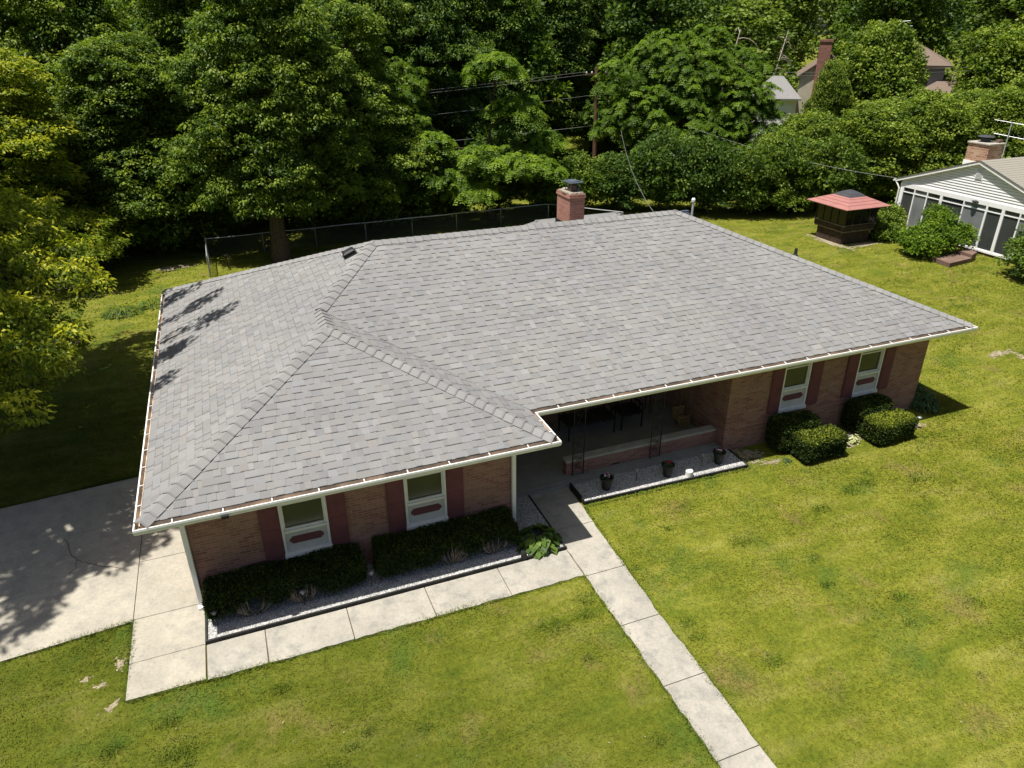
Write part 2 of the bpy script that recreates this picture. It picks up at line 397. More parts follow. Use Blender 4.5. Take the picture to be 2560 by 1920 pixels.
# all parts of the house are modelled in world coordinates: shift their meshes by -house.location instead of using inverses
def hp(mb, name, mat, parent=None, **kw):
    o = mb.build(name, mat, parent or house, **kw)
    if parent is None: o.location = (-house.location.x, -house.location.y, 0)
    return o

G = .10
ZE = 2.53
A_ = (G, -1.07); P1 = (3.60, 2.35, 3.93); P2 = (3.60, 3.42, 3.93); P3 = (5.18, 5.32, 4.74); P4 = (13.45, 5.32, 4.74)
XR_ = 18.99; YB = 10.54; XW = 7.006
sm = (4.74 - ZE) / (5.32 - G); swf = (3.93 - ZE) / (2.35 + 1.07); swr = (3.93 - ZE) / (XW - 3.6); sa = (3.93 - ZE) / (3.6 - G)
sc_ = (4.74 - ZE) / (5.18 - G); sr = (4.74 - ZE) / (XR_ - 13.45); sb = (4.74 - ZE) / (YB - 5.32)
pl_main = lambda x, y: ZE + sm * (y - G)
pl_wf = lambda x, y: ZE + swf * (y + 1.07)
pl_wr = lambda x, y: ZE + swr * (XW - x)
pl_a = lambda x, y: ZE + sa * (x - G)
pl_c = lambda x, y: ZE + sc_ * (x - G)
def plane3(p, q, r):
    n = (Vector(q) - Vector(p)).cross(Vector(r) - Vector(p)); return lambda x, y: p[2] - (n.x * (x - p[0]) + n.y * (y - p[1])) / n.z
pl_b = plane3((G, 3.42, ZE), P2, P3)
pl_r = lambda x, y: ZE + sr * (XR_ - x)
pl_back = lambda x, y: ZE + sb * (YB - y)

def clip(poly, conv):
    # conv counter-clockwise
    for i in range(len(conv)):
        a, b = conv[i], conv[(i + 1) % len(conv)]
        out = []; n = len(poly)
        if n == 0: return []
        sd = lambda p: (b[0] - a[0]) * (p[1] - a[1]) - (b[1] - a[1]) * (p[0] - a[0])
        for j in range(n):
            p, q = poly[j], poly[(j + 1) % n]; dp, dq = sd(p), sd(q)
            if dp >= 0: out.append(p)
            if (dp > 0 > dq) or (dp < 0 < dq): t = dp / (dp - dq); out.append((p[0] + (q[0] - p[0]) * t, p[1] + (q[1] - p[1]) * t))
        poly = out
    return poly
E_ = .140
SH = (.231, .230, .228)
def shingles(mb, O, U, V, ulen, vlen, pieces, seed):
    r = random.Random(seed)
    def put(u0, u1, v0, v1, vb, lift, col):
        rect = [(O[0] + U[0] * u + V[0] * v, O[1] + U[1] * u + V[1] * v) for u, v in ((u0, v0), (u1, v0), (u1, v1), (u0, v1))]
        if U[0] * V[1] - U[1] * V[0] < 0: rect = rect[::-1]
        for conv, pl in pieces:
            c_ = clip(rect, conv)
            if len(c_) < 3: continue
            vs = []
            for x, y in c_:
                v = (x - O[0]) * V[0] + (y - O[1]) * V[1]
                vs.append((x, y, pl(x, y) + .006 * (1 - (v - vb) / E_) + lift))
            mb.add(vs, [tuple(range(len(vs)))], col)
    nc = int(vlen / E_) + 1
    for k_ in range(nc):
        v0 = k_ * E_; u = -r.uniform(0, .3); raised = r.random() < .5; tone_run = 1.0
        while u < ulen:
            w = r.choice((.08, .11, .14, .18, .25)) * r.uniform(.85, 1.15)
            t = r.random()
            if t < .62: f = r.uniform(.97, 1.03)
            elif t < .82: f = r.uniform(.88, .955)
            elif t < .95: f = r.uniform(1.035, 1.085)
            else: f = r.uniform(1.09, 1.15)
            warm = r.gauss(0, .012); col = (SH[0] * f * (1 + warm), SH[1] * f, SH[2] * f * (1 - warm * 1.2))
            if raised:
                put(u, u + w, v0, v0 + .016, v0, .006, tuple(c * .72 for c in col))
                put(u, u + w, v0 + .016, v0 + E_, v0, .006, col)
            else:
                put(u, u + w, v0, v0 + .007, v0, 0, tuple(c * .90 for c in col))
                put(u, u + w, v0 + .007, v0 + E_, v0, 0, col)
            u += w; raised = (not raised) if r.random() < .8 else raised
mb = MB()
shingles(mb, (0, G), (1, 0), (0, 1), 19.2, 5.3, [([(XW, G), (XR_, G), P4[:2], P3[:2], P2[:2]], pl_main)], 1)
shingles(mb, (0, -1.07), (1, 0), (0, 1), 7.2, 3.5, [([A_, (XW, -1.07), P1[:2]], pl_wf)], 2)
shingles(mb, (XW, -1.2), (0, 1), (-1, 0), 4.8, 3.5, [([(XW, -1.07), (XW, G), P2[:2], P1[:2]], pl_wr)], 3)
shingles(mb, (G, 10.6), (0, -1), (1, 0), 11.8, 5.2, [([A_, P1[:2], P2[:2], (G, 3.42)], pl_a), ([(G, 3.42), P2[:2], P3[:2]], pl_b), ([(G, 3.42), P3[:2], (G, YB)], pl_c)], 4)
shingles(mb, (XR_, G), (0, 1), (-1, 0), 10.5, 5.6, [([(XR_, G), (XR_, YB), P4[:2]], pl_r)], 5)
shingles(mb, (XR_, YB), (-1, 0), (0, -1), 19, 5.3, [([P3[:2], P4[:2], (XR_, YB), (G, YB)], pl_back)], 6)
roof = hp(mb, 'roof', 'shingle')
# deck under the shingles
mb = MB(); dk = -.012
for poly, pl in (([(XW, G), (XR_, G), P4[:2], P3[:2], P2[:2]], pl_main), ([A_, (XW, -1.07), P1[:2]], pl_wf), ([(XW, -1.07), (XW, G), P2[:2], P1[:2]], pl_wr),
                 ([A_, P1[:2], P2[:2], (G, 3.42)], pl_a), ([(G, 3.42), P2[:2], P3[:2]], pl_b), ([(G, 3.42), P3[:2], (G, YB)], pl_c),
                 ([(XR_, G), (XR_, YB), P4[:2]], pl_r), ([P3[:2], P4[:2], (XR_, YB), (G, YB)], pl_back)):
    mb.add([(x, y, pl(x, y) + dk) for x, y in poly], [tuple(range(len(poly)))], (.12, .115, .11))
mb.build('roof_deck', 'shingle', roof)
# ridge and hip caps
def caps(mb, p0, p1, pl, pr, seed, w=.15, step=.195):
    r = random.Random(seed); p0 = Vector(p0); p1 = Vector(p1); d = p1 - p0; L_ = Vector((d.x, d.y)).length; u = Vector((d.x, d.y)) / L_; n = Vector((-u.y, u.x))
    k_ = 0
    while k_ * step < L_:
        s0, s1 = k_ * step, min(k_ * step + step * 1.25, L_ + .04); f = r.uniform(.93, 1.08); base = tuple(c * f * 1.06 for c in SH)
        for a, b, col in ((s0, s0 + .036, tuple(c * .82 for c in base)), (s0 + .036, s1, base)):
            rows = []
            for s in (a, b):
                lf = .016 * (1 - (s - s0) / (s1 - s0)) + .012; row = []
                for q, extra in ((-1, 0), (-.45, .012), (0, .020), (.45, .012), (1, 0)):
                    x = p0.x + u.x * s + n.x * w * q; y = p0.y + u.y * s + n.y * w * q
                    z = (pl if q > 0 else pr)(x, y)
                    if q == 0: z = min(pl(x, y), pr(x, y))
                    row.append((x, y, min(z, p0.z + d.z * s / L_ + .02) + lf + extra))
                rows.append(row)
            for i in range(4): mb.add([rows[0][i], rows[0][i + 1], rows[1][i + 1], rows[1][i]], [(0, 1, 2, 3)], col)
        k_ += 1
mb = MB()
caps(mb, (G, -1.07, ZE), P1, pl_a, pl_wf, 1)
caps(mb, (XW, -1.07, ZE), P1, pl_wf, pl_wr, 2)
caps(mb, P1, P2, pl_a, pl_wr, 3)
caps(mb, P2, P3, pl_b, pl_main, 4)
caps(mb, P3, P4, pl_back, pl_main, 5)
caps(mb, (XR_, G, ZE), P4, pl_main, pl_r, 6)
caps(mb, (G, YB, ZE), P3, pl_back, pl_c, 7)
caps(mb, (XR_, YB, ZE), P4, pl_r, pl_back, 8)
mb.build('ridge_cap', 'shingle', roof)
# small rear roof seen over the ridge
mb = MB()
zr, yr = 3.64, 10.0
for i in range(8):
    for x in np.arange(11.1, 14.4, .2):
        f = rnd.uniform(.85, 1.1); y0 = yr - .14 * (i + 1); x0 = max(x, 11.1); x1 = min(x + .2, 14.45)
        mb.quad((x0, y0, zr - .42 * .14 * (i + 1)), (x1, y0, zr - .42 * .14 * (i + 1)), (min(x1, 14.2), y0 + .14, zr - .42 * .14 * i), (max(x0, 11.47) if i == 0 else x0, y0 + .14, zr - .42 * .14 * i), col=tuple(c * f for c in SH))
mb.add([(11.1, 8.9, 3.18), (11.47, 10, zr), (14.2, 10, zr), (14.45, 8.9, 3.18), (14.6, 12.5, 2.6), (10.9, 12.5, 2.6)], [(1, 2, 4, 5), (0, 1, 5), (2, 3, 4)], SH)
mb.build('rear_roof', 'shingle', roof)

# ---- gutters
def offset_path(P, d):
    out = []
    for i, p in enumerate(P):
        p = Vector(p); dirs = []
        if i > 0: dirs.append((p - Vector(P[i - 1])).normalized())
        if i < len(P) - 1: dirs.append((Vector(P[i + 1]) - p).normalized())
        ns = [Vector((-q.y, q.x)) for q in dirs]
        if len(ns) == 1: out.append(p + ns[0] * d)
        else: m = (ns[0] + ns[1]); m.normalize(); out.append(p + m * (d / max(.3, m.dot(ns[0]))))
    return out
GP = [(0, 10.62), (0, -1.17), (7.106, -1.17), (7.106, 0), (19.09, 0), (19.09, 10.62)]
def sweep(mb, path, prof):   # prof: (inward offset, z)
    rows = [[(*q, z) for q in offset_path(path, o)] for o, z in prof]
    for a, b in zip(rows, rows[1:]):
        for i in range(len(path) - 1): mb.quad(a[i], a[i + 1], b[i + 1], b[i])
mb = MB(); sweep(mb, GP, [(.022, 2.49), (.022, 2.506), (0, 2.506), (-.004, 2.47), (-.002, 2.44), (.012, 2.41), (.03, 2.395), (.105, 2.395), (.105, 2.36)])
gut = hp(mb, 'gutter', 'white', smooth=False)
mb = MB(); sweep(mb, GP, [(.023, 2.495), (.024, 2.47), (.026, 2.435), (.05, 2.412), (.100, 2.410), (.100, 2.522)])
mb.build('gutter_trough', 'trough', gut)
def hangers(a, b, step=.62, off=.35):
    a = Vector(a); b = Vector(b); L_ = (b - a).length; u = (b - a) / L_; n = Vector((-u.y, u.x)); s = off
    while s < L_ - .1:
        p = a + u * s; q = p + n * .100; m2 = MB()
        w = u * .008
        m2.add([(p.x - w.x, p.y - w.y, 2.500), (p.x + w.x, p.y + w.y, 2.500), (q.x + w.x, q.y + w.y, 2.507), (q.x - w.x, q.y - w.y, 2.507),
                (p.x - w.x, p.y - w.y, 2.509), (p.x + w.x, p.y + w.y, 2.509), (q.x + w.x, q.y + w.y, 2.520), (q.x - w.x, q.y - w.y, 2.520)],
               [(0, 3, 2, 1), (4, 5, 6, 7), (0, 1, 5, 4), (1, 2, 6, 5), (2, 3, 7, 6), (3, 0, 4, 7)])
        m2.build('gutter_hanger', 'white', gut); s += step
hangers((0, 10.6), (0, -1.17), .60, .3); hangers((0, -1.17), (7.106, -1.17), .74, .55); hangers((7.106, -1.17), (7.106, 0), .45, .38); hangers((7.106, 0), (19.09, 0), .62, .5)
# metal edge on right hip side (drip edge)
# ---- soffit and walls
mb = MB()
mb.prism([(.1, -1.07), (7.0, -1.07), (7.0, .1), (18.98, .1), (18.98, 10.5), (.1, 10.5)], 2.36, 2.40)
hp(mb, 'soffit', 'white')
ZT = 2.36; yp = 3.35     # yp = back wall of the porch
def wall_with_holes(mb, axis, c0, t, a0, a1, z0, z1, holes):
    """wall slab along axis ('x' runs in x at y=c0..c0+t); holes (u0,u1,zb,zt)"""
    us = sorted({a0, a1, *[h[0] for h in holes], *[h[1] for h in holes]})
    for u0, u1 in zip(us, us[1:]):
        zs = [(z0, z1)]
        for h in holes:
            if h[0] <= u0 + 1e-6 and h[1] >= u1 - 1e-6: zs = [(z0, h[2])] + ([(h[3], z1)] if h[3] < z1 else [])
        for b, e in zs:
            if e - b > .001:
                mb.box(u0, u1, c0, c0 + t, b, e) if axis == 'x' else mb.box(c0, c0 + t, u0, u1, b, e)
mb = MB()
wall_with_holes(mb, 'x', -.23, .2, .56, 6.54, 0, ZT, [(2.08, 2.91, .62, 2.2), (4.33, 5.14, .62, 2.2)])
hp(mb, 'wall', 'brick')
mb = MB(); mb.box(6.34, 6.54, -.03, yp, 0, ZT); hp(mb, 'wall', 'brick')
mb = MB(); mb.box(.56, .76, -.03, 10.0, 0, ZT); hp(mb, 'wall', 'brick')
mb = MB(); wall_with_holes(mb, 'x', .69, .2, 12.31, 18.42, -.1, ZT, [(13.82, 14.62, .78, 2.2), (16.12, 16.92, .78, 2.2)]); hp(mb, 'wall', 'brick')
mb = MB(); mb.box(12.31, 12.51, .89, yp, 0, ZT); hp(mb, 'wall', 'brick')
mb = MB(); mb.box(18.22, 18.42, .89, 10.0, -.1, ZT); hp(mb, 'wall', 'brick')
mb = MB(); wall_with_holes(mb, 'x', yp, .2, 6.54, 12.31, 0, ZT, [(7.1, 8.0, .14, 2.1), (8.7, 10.4, .8, 2.0)]); hp(mb, 'wall', 'brick')
mb = MB(); mb.box(.76, 18.22, 9.8, 10.0, 0, ZT); hp(mb, 'wall', 'brick')

def window(x0, x1, y, zs, zg, zt, sh):
    w = MB(); t = .035
    w.box(x0, x0 + .045, y - .02, y + .06, zs + .03, zt); w.box(x1 - .045, x1, y - .02, y + .06, zs + .03, zt); w.box(x0 + .045, x1 - .045, y - .02, y + .06, zt - .04, zt)
    w.box(x0 + .045, x1 - .045, y - .035, y + .06, zg - .045, zg)
    win = hp(w, 'window', 'trim', bevel=.004)
    w = MB(); a, b = x0 + .045, x1 - .045
    for (p, q, r_, s_) in ((a, b, zg, zg + .035), (a, a + .03, zg + .035, zt - .04), (b - .03, b, zg + .035, zt - .04), (a + .03, b - .03, zg + .53, zg + .56)):
        w.box(p, q, y + .012, y + .04, r_, s_)
    w.build('sash', 'trim', win)
    w = MB(); w.box(a + .03, b - .03, y + .045, y + .055, zg + .035, zt - .04); w.build('pane', 'glass', win)
    w = MB(); w.box(a, b, y + .02, y + .05, zs + .03, zg - .045); w.build('panel', 'panelwhite', win)
    # maroon cut-corner ornament
    cx = (a + b) / 2; zc = (zs + .03 + zg - .045) / 2 + .03; hw, hh, c_ = .30, .075, .05
    pts = [(-hw, -hh + c_), (-hw + c_ * .6, -hh + c_ * .6), (-hw + c_, -hh), (hw - c_, -hh), (hw - c_ * .6, -hh + c_ * .6), (hw, -hh + c_), (hw, hh - c_), (hw - c_ * .6, hh - c_ * .6), (hw - c_, hh), (-hw + c_, hh), (-hw + c_ * .6, hh - c_ * .6), (-hw, hh - c_)]
    w = MB(); n = len(pts); vs = [(cx + px, y + .004, zc + pz) for px, pz in pts] + [(cx + px, y + .019, zc + pz) for px, pz in pts]
    w.add(vs, [tuple(range(n)), tuple(range(n, 2 * n))[::-1]] + [(i, n + i, n + (i + 1) % n, (i + 1) % n) for i in range(n)])
    w.build('ornament', 'maroon', win)
    w = MB(); w.box(x0 - .01, x1 + .01, y - .06, y + .05, zs - .06, zs + .03); w.build('sill', 'trim', win, bevel=.004)
    for s0, s1 in sh:
        w = MB(); w.box(s0, s1, y - .035, y - .003, zs - .02, zt)
        so = hp(w, 'shutter', 'maroon', bevel=.004)
        w = MB(); fr = .035; w.box(s0 + fr, s1 - fr, y - .043, y - .036, zs + .03, zs + .62); w.box(s0 + fr, s1 - fr, y - .043, y - .036, zs + .70, zt - .06)
        w.build('shutter_panel', 'maroon', so, bevel=.004)
window(2.08, 2.91, -.23, .69, 1.22, 2.2, [(1.74, 2.07), (2.92, 3.24)])
window(4.33, 5.14, -.23, .69, 1.22, 2.2, [(3.99, 4.32), (5.15, 5.48)])
window(13.82, 14.62, .69, .85, 1.40, 2.2, [(13.47, 13.81), (14.63, 14.98)])
window(16.12, 16.92, .69, .85, 1.40, 2.2, [(15.76, 16.11), (16.93, 17.28)])
# porch window and door in the shade
w = MB(); y = yp
for (p, q, r_, s_) in ((8.7, 10.4, .8, .86), (8.7, 10.4, 1.94, 2.0), (8.7, 8.76, .86, 1.94), (10.34, 10.4, .86, 1.94), (9.52, 9.58, .86, 1.94)): w.box(p, q, y - .02, y + .05, r_, s_)
pw = hp(w, 'window', 'trim'); w = MB(); w.box(8.76, 10.34, y + .02, y + .03, .86, 1.94); w.build('pane', 'glassdark', pw)
w = MB(); w.box(7.1, 8.0, y + .03, y + .07, .14, 2.1); dr = hp(w, 'door', 'maroon', bevel=.005)
w = MB(); w.box(7.85, 7.9, y - .02, y + .03, 1.0, 1.06); w.build('handle', 'black', dr)
# porch floor, low wall, columns
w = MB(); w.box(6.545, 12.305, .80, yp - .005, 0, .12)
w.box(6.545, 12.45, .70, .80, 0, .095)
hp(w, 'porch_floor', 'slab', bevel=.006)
w = MB(); w.box(8.30, 12.30, 1.00, 1.18, .12, .45); lw = hp(w, 'porch_wall', 'brick')
w = MB(); w.box(8.28, 12.30, .985, 1.20, .45, .51); w.build('coping', 'stone', lw, bevel=.006)
w = MB(); w.box(9.45, 9.68, .995, 1.0 - .001, .135, .17); w.build('vent_slot', 'black', lw)
def scroll(mb, cx, cz, y, r, turns, s0, sgn, R=.006):
    pts = []
    for i in range(int(14 * turns) + 1):
        t = i / 14 * 2 * math.pi; rr = r * (1 - .75 * i / (14 * turns)); pts.append((cx + sgn * rr * math.cos(t + s0), y, cz + rr * math.sin(t + s0)))
    mb.tube(pts, R, 5, cap=False)
def column(x0, x1, y):
    w = MB(); w.tube([(x0, y, .12), (x0, y, ZT)], .013, 6); w.tube([(x1, y, .12), (x1, y, ZT)], .013, 6)
    c_ = hp(w, 'iron_column', 'black')
    w = MB(); xm = (x0 + x1) / 2; hw = (x1 - x0) / 2
    for z0 in (.16, .72, 1.28, 1.84):
        pts = [(xm - hw + 2 * hw * (i / 10), y, z0 + .28 + .22 * math.sin((i / 10 - .5) * math.pi)) for i in range(11)]
        w.tube(pts, .007, 5)
        scroll(w, xm + hw * .35, z0 + .16, y, .065, 1.3, 1.6, 1); scroll(w, xm - hw * .35, z0 + .42, y, .065, 1.3, -1.6, 1); scroll(w, xm - hw * .45, z0 + .22, y, .04, 1.2, 0, -1); scroll(w, xm + hw * .45, z0 + .38, y, .04, 1.2, 3.1, -1)
        w.tube([(x0, y, z0 - .02), (x1, y, z0 - .02)], .006, 5)
    w.build('scrollwork', 'black', c_)
column(8.42, 8.69, .94); column(10.44, 10.70, .94)
# downspouts
w = MB(); w.box(.50, .585, -.305, -.235, .06, 2.30); w.box(.49, .595, -.37, -.235, .03, .09); hp(w, 'downspout', 'white', bevel=.008)
w = MB(); w.box(6.475, 6.56, -.305, -.235, .10, 2.22); w.box(6.49, 6.62, -.72, -.28, 2.14, 2.22); w.box(6.60, 6.74, -.80, -.66, 2.20, 2.385); w.box(6.60, 6.74, -.98, -.80, 2.28, 2.36)
hp(w, 'downspout', 'white', bevel=.012)
# flood light under the gutter
w = MB(); w.box(1.25, 1.36, -1.215, -1.168, 2.405, 2.46); hp(w, 'flood_light', 'black', bevel=.004)
# chimney
w = MB(); w.box(10.89, 11.34, 6.60, 7.43, 3.6, 5.02); ch = hp(w, 'chimney', 'brick_ch')
w = MB(); w.box(10.865, 11.365, 6.575, 7.455, 5.02, 5.06); w.box(10.875, 11.355, 6.585, 7.445, 5.06, 5.12); w.build('chimney_course', 'brick_ch', ch)
w = MB(); w.prism(blob(11.115, 7.015, .25, .44, 0, 14, .12, 3), 5.12, 5.17); w.box(10.90, 11.33, 6.62, 7.41, 5.121, 5.15); w.build('crown', 'mortarcap', ch, bevel=.01)
w = MB(); w.lathe(11.12, 6.95, [(.001, 5.17), (.13, 5.17), (.14, 5.25), (.12, 5.30), (.11, 5.33), (.001, 5.33)], 14); w.build('flue', 'brownstep', ch)
w = MB(); w.box(10.93, 11.33, 6.70, 7.22, 5.40, 5.425, rot=.12); w.box(11.0, 11.26, 6.78, 7.12, 5.425, 5.445, rot=.12)
for a, b in ((11.0, 6.80), (11.24, 6.80), (11.0, 7.12), (11.24, 7.12)): w.tube([(a, b, 5.17), (a, b, 5.41)], .012, 5)
w.build('chimney_lid', 'slate', ch)
w = MB(); w.box(10.86, 11.37, 6.57, 7.46, 4.0, 4.32); w.build('flashing', 'blackp', ch)
# roof vents and pipes
def boxvent(x, y, z, tx, ty, s=.17, mat='blackp'):
    w = MB(); w.prism([(-s, -s), (s, -s), (s, s), (-s, s)], 0, .02); w.prism([(-s * .7, -s * .75), (s * .7, -s * .75), (s * .7, s * .75), (-s * .7, s * .75)], .02, .09)
    w.add([(-s * .85, -s * .85, .09), (s * .85, -s * .85, .09), (s * .85, s * .85, .09), (-s * .85, s * .85, .09), (-s * .5, -s * .5, .125), (s * .5, -s * .5, .125), (s * .5, s * .5, .125), (-s * .5, s * .5, .125)],
          [(0, 3, 2, 1), (4, 5, 6, 7), (0, 1, 5, 4), (1, 2, 6, 5), (2, 3, 7, 6), (3, 0, 4, 7)])
    o = w.build('roof_vent', mat, house); o.location = Vector((x, y, z)) - house.location; o.rotation_euler = (tx, ty, 0); return o
boxvent(4.62, 5.32, pl_c(4.62, 5.32) + .01, 0, -math.atan(sc_))
boxvent(14.42, 6.35, pl_back(14.4, 6.35) + .02, -math.atan(sb), 0, .17, 'slate')
boxvent(12.95, 5.98, pl_back(12.95, 5.98) - .02, -math.atan(sb), 0, .17, 'slate')
boxvent(6.05, 5.98, pl_back(6.05, 5.98) - .02, -math.atan(sb), 0, .17, 'slate')
w = MB(); zz = pl_back(14.8, 6.45); w.tube([(14.80, 6.45, zz - .1), (14.80, 6.45, zz + .42)], .032, 10); vp = hp(w, 'mast', 'tanpipe')
w = MB(); w.lathe(14.80, 6.45, [(.032, zz + .40), (.055, zz + .41), (.058, zz + .46), (.04, zz + .50), (.001, zz + .51)], 12); w.build('mast_cap', 'ceramic', vp)
zz = pl_r(17.85, 5.3); w = MB(); w.lathe(17.85, 5.3, [(.11, zz - .03), (.10, zz + .03), (.05, zz + .09), (.042, zz + .26), (.03, zz + .26), (.001, zz + .24)], 12); hp(w, 'vent_pipe', 'blackp')

# ================================================================= beds
GZ = .05
mb = MB()
mb.prism([(.63, -1.20), (7.23, -1.20), (7.23, .70), (6.545, .70), (6.545, -.235), (.63, -.235)], 0, GZ)
bed1 = mb.build('gravel', 'gravel', kind='stuff')
mb = MB(); mb.prism([(8.27, .02), (12.44, -.08), (12.44, .695), (8.27, .695)], 0, GZ + .02)
bed2 = mb.build('gravel', 'gravel', kind='stuff')
def stones(n, regs, seed):
    r = np.random.RandomState(seed); V = []; F = []; T = []
    base = np.array([(1, 0, 0), (0, 1, 0), (-1, 0, 0), (0, -1, 0), (0, 0, 1)], float); fc = np.array([(0, 1, 4), (1, 2, 4), (2, 3, 4), (3, 0, 4)])
    A = [(x1 - x0) * (y1 - y0) for x0, x1, y0, y1, z in regs]; tot = sum(A)
    for (x0, x1, y0, y1, z), a in zip(regs, A):
        m = int(n * a / tot); s = r.uniform(.008, .019, (m, 1, 1)); b = np.repeat(base[None], m, 0) * s * r.uniform(.6, 1.2, (m, 1, 3))
        t = r.uniform(0, 6.28, m); c_, s_ = np.cos(t)[:, None], np.sin(t)[:, None]
        x = b[:, :, 0] * c_ - b[:, :, 1] * s_; y = b[:, :, 0] * s_ + b[:, :, 1] * c_
        px = r.uniform(x0, x1, (m, 1)); py = r.uniform(y0, y1, (m, 1))
        V.append(np.stack([x + px, y + py, b[:, :, 2] + z], 2).reshape(-1, 3)); o = sum(len(v) for v in V[:-1])
        F.append((fc[None] + (np.arange(m) * 5)[:, None, None] + o).reshape(-1, 3)); g = r.uniform(.26, .62, m); T.append(np.repeat(np.stack([g, g * .99, g * .96], 1), 4, 0))
    return np.concatenate(V), np.concatenate(F), np.concatenate(T)
v, f, t = stones(26000, [(.64, 7.22, -1.19, -.24, GZ), (6.56, 7.22, -.24, .69, GZ), (8.28, 12.42, 0, .69, GZ + .02)], 3)
npmesh('gravel_stones', v, f, t, 'stones', kind='stuff')
def tobj(mb, name, mat, label, cat, group=None, **kw): return tag(mb.build(name, mat, **kw), label, cat, group)
w = MB(); e = .035
w.box(.59, 7.265, -1.235, -1.20, 0, .095); w.box(.59, .63, -1.20, -.33, 0, .08); w.box(7.23, 7.262, -1.20, .69, 0, .07)
tobj(w, 'bed_edging', 'darkedge', 'black edging strip around the gravel bed with the two long hedges', 'edging', bevel=.006)
w = MB(); w.prism([(8.235, .0), (8.27, .02), (8.27, .695), (8.235, .695)], 0, .14); w.prism([(8.235, -.02), (12.47, -.115), (12.44, -.08), (8.27, .015)], 0, .085); w.prism([(12.44, -.08), (12.475, -.115), (12.475, .66), (12.44, .66)], 0, .08)
tobj(w, 'bed_edging', 'darkedge', 'black edging strip around the gravel bed holding the three flower pots', 'edging', bevel=.006)
# black drain pipe end
w = MB(); pts = [(6.44, -.62, .10), (6.42, -.9, .10), (6.37, -1.16, .115), (6.35, -1.25, .12)]
w.tube(pts[:4], [.05, .052, .056, .066], 14, cap=False); w.tube([(6.365, -1.19, .118), (6.35, -1.25, .12)], [.058, .058], 14)
tobj(w, 'drain_pipe', 'blackp', 'short black drain pipe poking over the edging beside the hosta', 'pipe')
# flower pots
def pot(x, y, label, fl, seed):
    t = thing('flower_pot', label, 'flower pot', (x, y, GZ + .02), group='flower pots in the gravel bed in front of the porch')
    w = MB(); w.lathe(0, 0, [(.001, 0), (.085, 0), (.125, .27), (.152, .275), (.155, .315), (.135, .315), (.125, .25), (.001, .25)], 24); w.build('pot', 'blackp', t, smooth=False)
    w = MB(); w.lathe(0, 0, [(.001, .256), (.123, .253)], 16); w.build('soil', 'potting', t)
    r = random.Random(seed); w = MB()
    for i in range(60):
        a = r.uniform(0, 6.28); d = r.uniform(0, .09); px, py = d * math.cos(a), d * math.sin(a); h = r.uniform(.26, .36); b = r.uniform(0, 6.28); s = r.uniform(.02, .035)
        w.add([(px, py, h - .03), (px + s * math.cos(b + .5), py + s * math.sin(b + .5), h), (px + 1.8 * s * math.cos(b), py + 1.8 * s * math.sin(b), h - .01), (px + s * math.cos(b - .5), py + s * math.sin(b - .5), h)], [(0, 1, 2, 3)], (r.uniform(.2, .8),) * 3)
    w.build('leaves', 'weedleaf', t)
    for i in range(6):
        w = MB(); a = i * 1.05 + r.uniform(-.3, .3); d = r.uniform(.02, .08); px, py = d * math.cos(a), d * math.sin(a); h = r.uniform(.33, .37)
        w.lathe(px, py, [(.001, h), (.026, h + .012), (.018, h + .02), (.001, h + .016)], 7); w.build('flower', 'ceramic' if (fl == 'pinkflower' and i % 3 == 0) else fl, t)
pot(8.93, .27, 'black flower pot with pink and white flowers, nearest to the walk', 'pinkflower', 1)
pot(10.47, .22, 'black flower pot with dark red flowers, between the other two pots', 'redflower', 2)
pot(11.87, .24, 'black flower pot with pale pink flowers at the far end of the gravel bed', 'pinkflower', 3)
# white round cap
w = MB(); w.lathe(10.93, .03, [(.082, GZ), (.086, GZ + .15), (.080, GZ + .165), (.001, GZ + .168)], 24); tobj(w, 'white_bucket', 'ceramic', 'small white upturned bucket on the gravel between two flower pots', 'bucket')
# solar path lights
def solar(x, y, z, label, lean=0):
    t = thing('path_light', label, 'garden light', (x, y, z), group='solar path lights along the beds')
    w = MB(); w.tube([(0, 0, 0), (lean, 0, .26)], .008, 6); w.build('stake', 'black', t)
    w = MB(); w.lathe(lean, 0, [(.001, .25), (.026, .26), (.038, .32), (.001, .322)], 12); w.build('lens', 'glassgrey', t)
    w = MB(); w.lathe(lean, 0, [(.001, .322), (.058, .324), (.058, .334), (.03, .352), (.001, .354)], 14); w.build('cap', 'metalgrey', t)
solar(2.25, -.93, GZ, 'path light in the gravel in front of the left hedge'); solar(3.46, -.88, GZ, 'path light in the gravel between the two long hedges', .02)
solar(.80, -.88, GZ, 'path light at the left end of the gravel bed by the downspout', -.02)
solar(9.70, .28, GZ + .02, 'path light between the first and middle flower pots'); solar(11.43, .27, GZ + .02, 'path light between the white bucket and the far flower pot')
solar(15.24, -.24, 0, 'path light on bare soil beside the first clipped front bush', .02); solar(17.62, -.2, 0, 'path light at the far right end of the bushes', .015)

